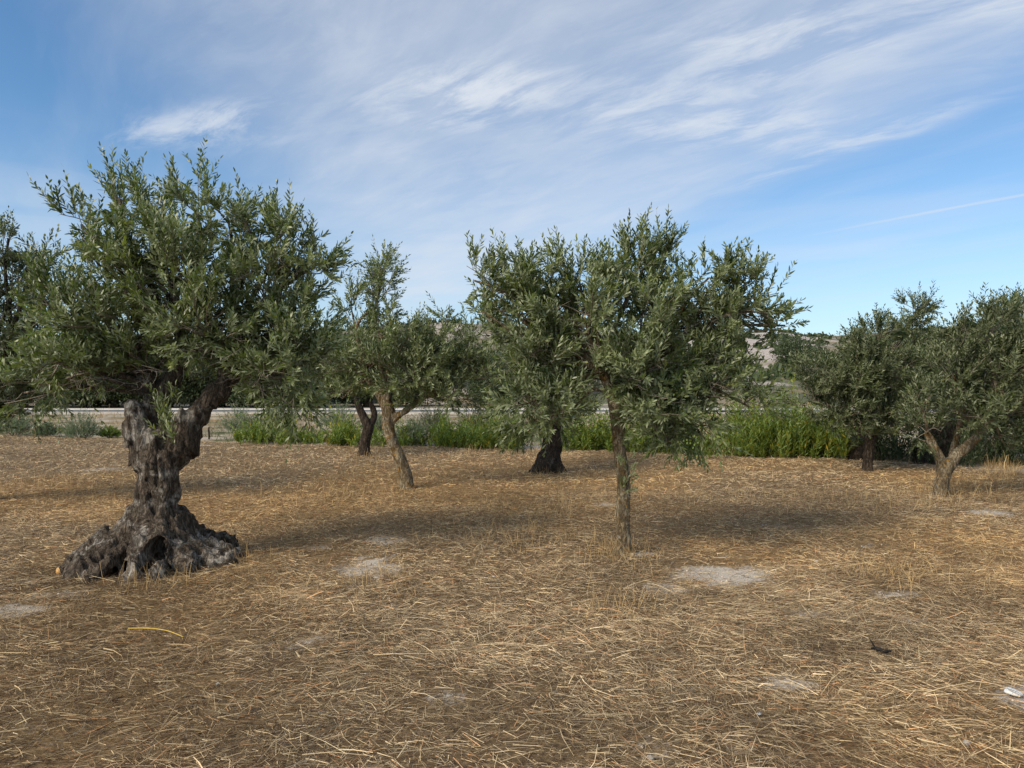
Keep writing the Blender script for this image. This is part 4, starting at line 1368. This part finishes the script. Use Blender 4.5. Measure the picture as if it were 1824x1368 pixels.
def verge():
    """dry tufts on the waste ground between field and road"""
    m = 2600
    y = R.uniform(13.0, 36.5, m)
    x = R.uniform(-.95, .95, m) * y
    ok = (y > edge_y(x) + .1) & (fbm(xy3(x, y, .5), 3, 81) > .44)
    x, y = x[ok], y[ok]
    k = 8
    n = len(x) * k
    hue = np.repeat(fbm(xy3(x, y, .35), 3, 82), k)
    x = np.repeat(x, k) + R.normal(0, .10, n)
    y = np.repeat(y, k) + R.normal(0, .10, n)
    D = nrm(R.normal(0, .45, (n, 3)) + [0, 0, 1])
    L = R.uniform(.10, .42, n)[:, None]
    W = nrm(np.cross(D, R.normal(size=(n, 3)))) * .007
    b = np.stack([x, y, gz(x, y) - .01], 1)
    bend = R.normal(0, .22, (n, 3)) * L
    V = []
    for t in (0, .5, 1):
        c = b + D * L * t + bend * t * t
        V += [c - W * (1 - .6 * t), c + W * (1 - .6 * t)]
    f = np.array([(0, 1, 3, 2), (2, 3, 5, 4)])
    F = (f[None] + (np.arange(n) * 6)[:, None, None]).reshape(-1, 4)
    v = R.uniform(size=(n, 1))
    dry = (1 - v) * np.array([.20, .125, .06]) + v * np.array([.50, .37, .19])
    grn = (1 - v) * np.array([.07, .085, .03]) + v * np.array([.20, .22, .10])
    col = np.where((hue > .52)[:, None], grn, dry)
    me = mesh_from('verge_grass', np.stack(V, 1).reshape(-1, 3), F, np.arange(len(F)) * 4, np.full(len(F), 4), M['straw'], False, {'Col': np.repeat(col, 6, 0)})
    link('verge_grass', me, kind='stuff', label='dry and greenish grass tufts between the field and the road', category='dry grass')


verge()


def stone_mesh(seed, mat, flat=.55):
    bm = bmesh.new()
    bmesh.ops.create_icosphere(bm, subdivisions=2, radius=1.0)
    for v in bm.verts:
        q = np.array([v.co[:]]) * 1.3 + seed * 7.1
        s = .72 + .56 * float(fbm(q, 3, seed)[0])
        v.co = v.co * s
        v.co.z *= flat
    me = bpy.data.meshes.new('stone')
    bm.to_mesh(me)
    bm.free()
    me.materials.append(mat)
    return me


SM = [stone_mesh(i, M['stone']) for i in range(3)]
WS = stone_mesh(9, M['white_stone'], .3)


def stone(a, b, wpx, label, me, rot=0., ratio=.7, group=None):
    Y = gdepth(b)
    x = (a - CX) / FPX * Y
    r = wpx / FPX * Y / 2
    z = float(gz(np.array([x]), np.array([Y]))[0])
    o = link('stone', me, None, (x, Y, z + r * .22 + .012), label=label, category='stone')
    o.scale = (r, r * ratio, r)
    o.rotation_euler = (.08, .05, rot)
    if group:
        o['group'] = group


stone(1804, 1246, 30, 'flat white stone on bare soil at the right edge of the near field', WS, .2, .9)
stone(1352, 1281, 11, 'small white pebble in the straw of the near field', WS, .8)
stone(893, 797, 15, 'pale stone lying at the weeds left of the flared stump', SM[0], .3)
stone(912, 796, 11, 'smaller pale stone beside another one at the weeds by the stump', SM[1], 1.2)
stone(1722, 1335, 16, 'pale stone in the bottom right corner of the field', SM[2], .7)
stone(1158, 1362, 16, 'pale stone at the bottom edge of the photo', SM[1], 2.1)
stone(388, 1218, 8, 'pale pebble in the near straw left of the middle', SM[0], 1.1)
stone(670, 1033, 10, 'white pebble on the bare patch right of the old tree', WS, .5)
stone(1126, 988, 8, 'white pebble at the foot of the slim trunk', WS, .1)
stone(880, 1024, 8, 'white pebble in the straw between the two nearest trees', WS, 2.)
stone(1454, 1000, 8, 'pale pebble in the sunlit straw right of the slim trunk', SM[2], 2.6)
stone(652, 762, 22, 'grey rock behind the small dark forked trunk', SM[2], .4)

def crumbs():
    """crumbs of soil and small pebbles on the bare spots"""
    n = 60000
    y = np.sqrt(R.uniform(2.2 ** 2, 12.0 ** 2, n))
    x = R.uniform(-1, 1, n) * (.8 * y + 1)
    ok = R.uniform(size=n) < np.clip(pale_mask(x, y) - .2, 0, 1) + .008
    x, y = x[ok][:2600], y[ok][:2600]
    n = len(x)
    r = .004 + .011 * R.uniform(size=n) ** 4
    o = np.array([(1, 0, 0), (0, 1, 0), (-1, 0, 0), (0, -1, 0), (0, 0, .8), (0, 0, -.8)])
    V = np.stack([x, y, gz(x, y) + r * .4], 1)[:, None] + o[None] * r[:, None, None] * R.uniform(.6, 1.3, (n, 6, 1))
    f = np.array([(0, 1, 4), (1, 2, 4), (2, 3, 4), (3, 0, 4), (1, 0, 5), (2, 1, 5), (3, 2, 5), (0, 3, 5)])
    F = (f[None] + (np.arange(n) * 6)[:, None, None]).reshape(-1, 3)
    col = R.uniform(.5, 1.15, (n, 1)) * np.array([.56, .49, .40])
    me = mesh_from('soil_crumbs', V.reshape(-1, 3), F, np.arange(len(F)) * 3, np.full(len(F), 3), M['straw'], False, {'Col': np.repeat(col, 6, 0)})
    link('soil_crumbs', me, kind='stuff', label='pale crumbs of soil and tiny pebbles on the bare spots', category='pebbles')


crumbs()

# dead dark twig and the yellow stalk
Gc = Geo()
Yd = gdepth(1170)
p0 = np.array([(1552 - CX) / FPX * Yd, Yd, .05])
tube(Gc, smooth_path([[*p0, .004], [*(p0 + [.03, .01, -.004]), .010], [*(p0 + [.07, -.02, -.01]), .012], [*(p0 + [.115, .0, -.015]), .006]], 4), 6, .15)
tube(Gc, smooth_path([[*(p0 + [.03, .01, -.004]), .006], [*(p0 + [.012, .02, .03]), .004], [*(p0 + [.0, .02, .05]), .002]], 4), 5, .1)
link('dead_twig', Gc.mesh('dead_twig', M['dark_wood'], True, org=p0), None, p0, label='short black twig lying on the straw right of the middle', category='twig')
Gc = Geo()
Yd = gdepth(1136)
p0 = np.array([(228 - CX) / FPX * Yd, Yd, .06])
tube(Gc, smooth_path([[*p0, .0032], [*(p0 + [.14, -.012, .004]), .0034], [*(p0 + [.27, -.045, .0]), .003], [*(p0 + [.40, -.11, -.015]), .002]], 4), 6)
M['yellow_stalk'] = plain_mat('yellow_stalk', (.50, .33, .06), (.66, .46, .10), 30, .5)
link('dry_stalk', Gc.mesh('dry_stalk', M['yellow_stalk'], True, org=p0), None, p0, label='long bright yellow stalk lying in front of the old tree', category='stalk')

# two dark stakes behind the field border
for (a, b, hpx, lab) in [(372, 783, 22, 'thin dark wooden stake right of the old trunk at the field border'), (419, 778, 20, 'thin dark wooden stake at the left end of the green weeds')]:
    Y = gdepth(b)
    p0 = np.array([(a - CX) / FPX * Y, Y, 0.])
    Gc = Geo()
    hh = hpx / FPX * Y
    tube(Gc, smooth_path([[0, 0, -.1, .026], [.01, 0, hh * .4, .025], [-.01, .01, hh * .8, .024], [.0, .01, hh, .020]], 3), 7, .06)
    link('wooden_stake', Gc.mesh('wooden_stake', M['bark_dark'], True), None, p0, label=lab, category='stake', group='stakes at the field border')
